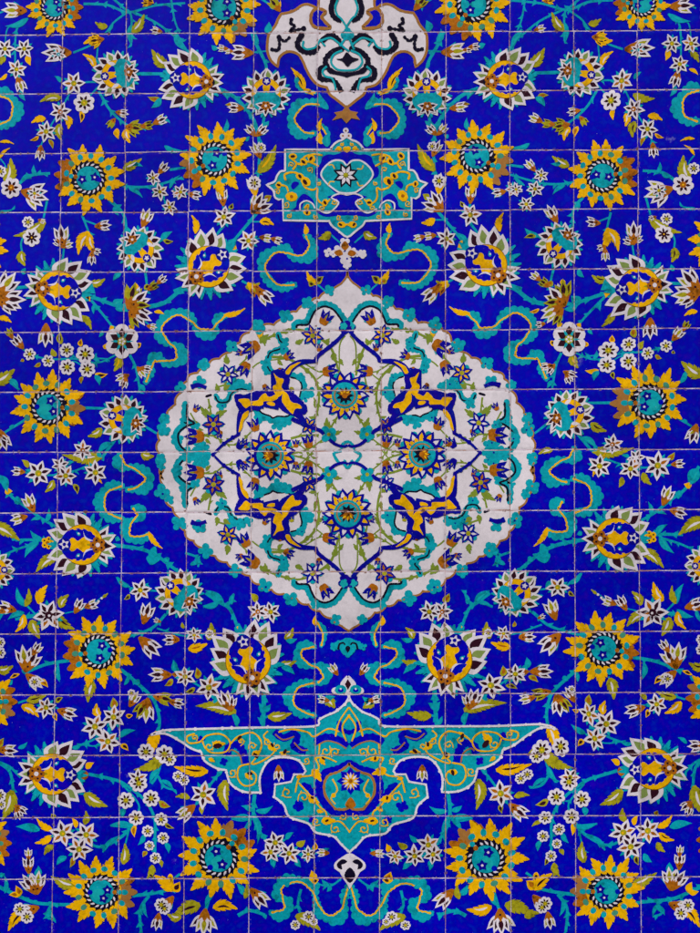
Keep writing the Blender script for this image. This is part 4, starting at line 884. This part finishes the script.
# --- the small turquoise cartouche
MAP[0] = ident; Z(262, 125, 90); ax = 658
cl = PP([(655, 92), (620, 118), (590, 128), (560, 150), (535, 180), (515, 192), (180, 190), (180, 358), (145, 362), (118, 395), (98, 440), (35, 466), (88, 510), (100, 560), (130, 582), (162, 575), (166, 742), (522, 748), (545, 785), (590, 820), (650, 872)])
co = sym(cl); m = Mo(); m.poly(co, 'turq'); car = make('cartouche', m, 'panel', label='turquoise cartouche with stepped white outline and a black star rosette'); rim(co, 2.0, 'white', .9, 16, 'cartouche_border', 'flower', car)
for fn in (ident, mirror):
    MAP[0] = fn; Z(262, 125, 90); m = Mo()
    for q in ([(664, 212), (600, 222), (560, 232), (520, 228), (470, 250), (455, 300), (415, 340), (420, 400), (470, 430), (520, 480), (560, 520), (610, 545), (664, 548)], [(505, 560), (560, 545), (664, 545), (664, 690), (600, 650), (600, 600), (550, 575)], [(215, 668), (262, 640), (272, 590), (320, 535), (375, 560), (405, 600), (410, 660), (380, 600), (330, 600), (298, 668)],
              [(225, 470), (250, 440), (290, 450), (270, 480), (240, 502)], [(430, 660), (500, 690), (560, 665), (600, 622), (664, 655), (664, 700), (590, 705), (500, 715), (440, 690)]): m.poly(cr(PP(q), True, 3), 'blue')
    make('blue_ground', m, 'scroll', car); m = Mo()
    for q in ([(240, 348), (268, 300), (235, 265), (218, 238)], [(268, 300), (310, 300), (330, 250), (400, 228), (470, 236)], [(300, 315), (350, 285), (400, 300), (442, 322)], [(185, 432), (178, 385), (245, 368), (300, 398), (330, 480), (395, 505), (430, 492), (428, 560), (450, 600), (490, 612), (530, 578)], [(105, 468), (150, 468), (190, 480), (205, 520)],
              [(480, 350), (500, 390), (478, 420)], [(572, 290), (590, 325)], [(605, 170), (570, 195)], [(330, 650), (360, 620), (350, 690)], [(600, 770), (640, 780), (664, 770)]): stroke(m, PP(q), 1.7, 1.3, 'yellow', 4, .3, 5)
    for q in ((240, 245, 26), (385, 260, 28), (325, 285, 26), (295, 400, 26), (340, 440, 34), (230, 558, 38), (130, 468, 22), (490, 605, 24), (350, 680, 24), (600, 185, 18), (620, 775, 26), (665, 190, 22)): disc(m, P(q[0], q[1]), q[2]*K, 'yellow', 8, 1.3, rnd.uniform(0, 180))
    for q in ((240, 245, 26), (380, 262, 26), (322, 288, 26), (295, 400, 26), (335, 445, 34), (130, 468, 22), (490, 605, 24), (350, 680, 24), (610, 775, 22)): disc(m, P(q[0], q[1]), q[2]*K*.45, 'dark', 7, 1.7, rnd.uniform(0, 180))
    for q in ((560, 600, 22, 0, 1), (190, 620, 24, 90, -1), (470, 650, 20, 180, 1), (230, 310, 20, 200, 1), (370, 350, 22, 0, -1), (210, 705, 18, 0, 1), (420, 715, 18, 180, -1), (600, 720, 20, 90, 1), (120, 520, 20, 270, 1), (440, 455, 16, 0, 1), (620, 150, 14, 0, 1)): curl(m, *q, w=1.0)
    disc(m, P(230, 558), 14*K, 'brown', 7); make('golden_scroll', m, 'bud', car); m = Mo()
    for q in ([(298, 668), (298, 615), (345, 590), (392, 612), (412, 650)], [(430, 655), (500, 685), (555, 660), (596, 602), (540, 565), (600, 535), (664, 545)]): stroke(m, PP(q), 1.5, 1.5, 'white', 4)
    make('white_outline', m, 'flower', car)
MAP[0] = ident; Z(262, 125, 90); rl = (PP([(652, 312), (632, 285), (600, 275), (550, 280), (495, 320), (462, 370), (468, 410), (510, 460), (560, 500), (600, 525), (650, 532)])); ro = sym(rl)
m = Mo(); m.poly(ro, 'turq'); stroke(m, ro + [ro[0]], 1.7, 1.7, 'white', 1); o = P(652, 392)
for i in range(8): petal(m, o, i*45+22, 13.5, 7.5, 'ink')
for i in range(8): petal(m, pol(o, 2.5, i*45+22), i*45+22, 7.5, 3.4, 'white')
disc(m, o, 2.6, 'olive', 9)
for a in (30, 150, 210, 330): stroke(m, [pol(o, 13, a), pol(o, 17, a+8), pol(o, 20, a)], 1.2, 1.2, 'yellow', 3)
make('star_rosette', m, 'strap', car)
# finials above and below it
m = Mo(); o = P(652, 72)
for a in (0, 120, 240): disc(m, pol(o, 3.6, a-90), 2.9, 'white', 10); 
disc(m, o, 2, 'white', 8)
for a in (0, 120, 240): disc(m, pol(o, 3.4, a-90), 1.0, 'brown', 7)
make('white_finial', m, 'flower', car)
Z(280, 200, 140); m = Mo(); 
for q in ((325, 215, 30), (295, 260, 32), (355, 260, 32), (330, 290, 34), (335, 325, 22), (240, 262, 24), (265, 268, 18), (385, 268, 18), (412, 270, 24)): knob(m, *q, 'white')
for q in ([(325, 205), (345, 232), (325, 252), (305, 232)], [(270, 262), (300, 248), (315, 272), (290, 280)], [(382, 265), (352, 250), (338, 272), (362, 282)]): m.poly(cr(PP(q), True, 3), 'brown')
make('white_fleuron', m, 'flower', med0)

# --- the winged turquoise panel below
MAP[0] = ident; Z(180, 700, 170)
wl = [(349.8, 696), (345, 704)] + PP([(672, 22), (640, 48), (600, 65), (572, 82), (548, 108), (300, 113), (140, 117), (0, 121)]) + [(163, 730.5), (150, 735), (165, 733.5)] + PP([(0, 168), (45, 198), (88, 214), (102, 250), (150, 280), (190, 288), (205, 338), (240, 368), (280, 380), (332, 380), (330, 312), (368, 248), (430, 235), (490, 250), (518, 292), (508, 306), (470, 306), (458, 336), (392, 348), (388, 398), (428, 432), (450, 480), (528, 508), (560, 545), (630, 560), (665, 595)]) + [(349.5, 852)]
m = Mo(); wo = sym(wl); m.poly(wo, 'turq'); wing = make('winged_panel', m, 'panel', label='winged turquoise panel with white outline and gold scrolls near the bottom'); rim(wo, 2.1, 'white', 1.55, 8, 'panel_border', 'flower', wing)
med = wing
for fn in (ident, mirror):
    MAP[0] = fn; Z(180, 700, 170); m = Mo()
    for q, w in (([(388, 128), (425, 156), (470, 138), (482, 160), (470, 192), (520, 212)], 22), ([(192, 228), (205, 190), (240, 186), (262, 222), (268, 262)], 24), ([(556, 175), (600, 152), (655, 165), (690, 190)], 22), ([(655, 85), (662, 120), (700, 135)], 14), ([(500, 350), (530, 360), (555, 400)], 18)): m = Mo(); stroke(m, PP(q), w*K, w*K, 'blue', 5, w*K*.3, 5); make('blue_cloud', m, 'scroll', wing)
    m = Mo()
    m = Mo(); stroke(m, PP([(705, 262), (650, 290), (600, 305), (578, 345), (588, 400), (630, 452), (705, 455)]), 9, 9, 'blue', 5, 1, 6); make('blue_cloud', m, 'scroll', wing)
    for q in ([(392, 140), (425, 163), (470, 150)], [(470, 175), (500, 205), (528, 205)], [(200, 215), (215, 205), (245, 225), (255, 262)], [(568, 185), (605, 168), (650, 178), (685, 200)]): m = Mo(); stroke(m, PP(q), 1.4, 1.4, 'gold', 4); make('brown_line', m, 'leaf', wing)
    for q in ((88, 162, 17), (488, 435, 24), (545, 490, 18), (180, 255, 18)): m = Mo(); knob(m, *q, 'blue'); make('blue_spot', m, 'scroll', wing)
    m = Mo()
    for q in ([(62, 138), (30, 150), (36, 176), (82, 172), (112, 146), (170, 140), (206, 172), (190, 212), (130, 216), (102, 192), (92, 165)], [(206, 182), (240, 150), (300, 134), (336, 175), (322, 225), (295, 262), (330, 255), (385, 218), (382, 185), (345, 152), (362, 128)],
              [(290, 262), (245, 275), (238, 320), (265, 352), (305, 345), (314, 310), (292, 290)], [(405, 132), (460, 120), (525, 132), (552, 150), (610, 118), (655, 130)], [(410, 216), (452, 212)], [(556, 238), (572, 280), (540, 310), (492, 320), (475, 380)], [(488, 340), (545, 402), (578, 442), (600, 460), (612, 502), (660, 500), (700, 545)],
              [(625, 330), (645, 372), (618, 402), (640, 420)], [(556, 238), (600, 236), (645, 255)], [(575, 180), (572, 225)], [(640, 150), (655, 90), (695, 30)], [(700, 60), (668, 110), (685, 170)]): stroke(m, PP(q), 1.35, 1.1, 'yellow', 4, .3, 5)
    for q in ((120, 190, 18, 0, 1), (250, 170, 14, 40, -1), (300, 190, 16, 200, 1), (360, 170, 14, 90, 1), (400, 190, 14, 180, -1), (600, 210, 20, 0, 1), (520, 250, 14, 90, -1), (510, 400, 22, 200, 1), (560, 500, 16, 90, 1), (640, 530, 18, 180, -1), (670, 480, 14, 0, 1), (440, 380, 20, 100, 1), (60, 155, 12, 0, -1), (640, 215, 18, 180, 1), (215, 300, 18, 100, -1)): curl(m, *q)
    for q in ((155, 185, 30), (130, 240, 16), (312, 225, 22), (380, 185, 24), (432, 212, 20), (285, 302, 22), (570, 285, 34), (548, 402, 28), (605, 498, 32), (575, 455, 16), (630, 385, 18), (490, 320, 14), (248, 152, 14), (590, 240, 20)): sleaf(m, P(q[0]-q[2]*.7, q[1]), rnd.uniform(-60, 60), q[2]*K*1.8, q[2]*K*1.05, 'yellow', 3)
    for q in ((155, 188, 22), (312, 228, 16), (380, 185, 12), (432, 212, 14), (288, 302, 14), (605, 496, 10), (545, 402, 10), (590, 240, 10), (245, 155, 14)): disc(m, P(q[0], q[1]), q[2]*K*.5, 'dark', 7, 1.8, rnd.uniform(0, 180))
    make('golden_scroll', m, 'bud', wing)
MAP[0] = ident; Z(180, 700, 170); m = Mo(); ho = sym((PP([(704, 258), (680, 278), (650, 296), (612, 310), (594, 345), (600, 395), (640, 448), (675, 450), (704, 438)]))); m.poly(ho, 'turq'); stroke(m, ho + [ho[0]], 1.7, 1.7, 'gold', 1, .7, 5)
for sg in (1, -1):
    f = lambda x, y: (350.6 + sg*(350.6 - (180 + x*K)), 700 + y*K)
    stroke(m, [f(628, 325), f(648, 370), f(622, 402), f(640, 428)], 1.6, 1.4, 'yellow', 4); disc(m, f(632, 392), 2.4, 'yellow', 8)
o = (350.6, 781)
for i in range(8): petal(m, pol(o, 1.5, i*45), i*45, 12.5, 9.5, 'blue')
disc(m, o, 7, 'blue', 14)
for i in range(8): petal(m, pol(o, 2, i*45+22), i*45+22, 7.5, 2.2, 'yellow')
for i in range(8): petal(m, pol(o, 3, i*45), i*45, 6.0, 2.2, 'white')
for i in range(8): petal(m, o, i*45+22, 5, 2.2, 'yellow')
disc(m, o, 2.2, 'brown', 8); blob(m, [(350.6, 797), (345, 805), (350.6, 808), (356, 805)], 'brown', 3)
make('heart_rosette', m, 'big', wing)
# finials above and below it
Z(300, 620, 100); m = Mo(); stroke(m, PP([(335, 395), (295, 440), (290, 470), (235, 485), (245, 510), (335, 515), (425, 510), (432, 485), (385, 470), (378, 440), (335, 395)]), 3, 3, 'white', 4)
m.poly(PP([(335, 400), (290, 462), (330, 512), (385, 462)]), 'white'); m.poly(PP([(335, 412), (314, 450), (335, 490), (358, 450)]), 'dark')
for x in (285, 390): disc(m, P(x, 488), 5, 'turq', 10, 1.2); disc(m, P(x, 492), 2, 'blue', 8, 1.5); disc(m, P(x, 482), 1.1, 'white', 6)
blob(m, PP([(320, 505), (350, 505), (352, 545), (365, 575), (345, 570), (325, 575), (338, 545)]), 'white', 3); make('white_fleuron', m, 'bud', wing)
m = Mo(); sleaf(m, P(335, 125), 90, 20, 20, 'turq', 4)
for q in ((240, 188, 30), (275, 175, 34), (310, 160, 30), (365, 160, 30), (400, 175, 34), (440, 188, 30), (335, 200, 46)): knob(m, *q)
for sg in (-1, 1): stroke(m, PP([(335 + sg*68, 205), (335 + sg*58, 168), (335 + sg*30, 160), (335 + sg*20, 175)]), 2.2, 1.6, 'ink')
m.poly(petal_pts(P(335, 180), 90, 7, 5), 'ink'); make('turquoise_trefoil', m, 'flower', med0)
Z(175, 753, 180); m = Mo(); a = (680)
m.poly(cr(PP([(a, 388), (a - 28, 402), (a - 58, 425), (a - 60, 448), (a - 40, 462), (a - 28, 485), (a - 10, 510), (a, 528), (a + 10, 510), (a + 28, 485), (a + 40, 462), (a + 60, 448), (a + 58, 425), (a + 28, 402)]), True, 2), 'white')
for sg in (-1, 1):
    blob(m, PP([(a + sg*10, 420), (a + sg*30, 412), (a + sg*50, 430), (a + sg*46, 446), (a + sg*30, 452), (a + sg*32, 434), (a + sg*20, 430)]), 'ink', 3)
blob(m, PP([(a, 444), (a - 22, 474), (a, 505), (a + 22, 474)]), 'ink', 3)
make('black_drop_finial', m, 'strap', wing)
Z(175, 753, 180)

# --- beyond the frame the field simply goes on: a few more flowers of the same kinds
MAP[0] = ident
for (x, y, t) in ((-120, 160, 's'), (-150, 290, 'l'), (-150, 520, 'l'), (-130, 680, 's'), (-170, 800, 'l'), (-140, 905, 's'), (820, 150, 's'), (850, 285, 'l'), (850, 510, 'l'), (830, 660, 's'), (865, 800, 'l'), (840, 900, 's'),
                  (40, -95, 'l'), (180, -80, 's'), (520, -85, 's'), (650, -95, 'l'), (90, 1010, 'l'), (220, 1040, 's'), (350, 1010, 'l'), (480, 1040, 's'), (610, 1010, 'l'), (-60, 1060, 's'), (760, 1060, 's'), (-210, 400, 's'), (905, 400, 's'), (-90, -60, 's'), (790, -60, 's')):
    if t == 's': sunflower(x, y, 36, rnd.uniform(0, 360), raw=True)
    else: lotus(x, y, 1.1, rnd.uniform(0, 360), raw=True)
Z(0, 0, 700)
for i in range(90):
    while True:
        x, y = rnd.uniform(-240, 940), rnd.uniform(-180, 1120)
        if not (-25 < x < 725 and -25 < y < 960): break
    rnd.choice([lambda: star(x, y, 11), lambda: rblossom(x, y, 8), lambda: bud(x, y, rnd.uniform(0, 360), 18), lambda: leaf(rnd.choice('yot'), x, y, x + rnd.uniform(-18, 18), y + rnd.uniform(-18, 18), 7)])()
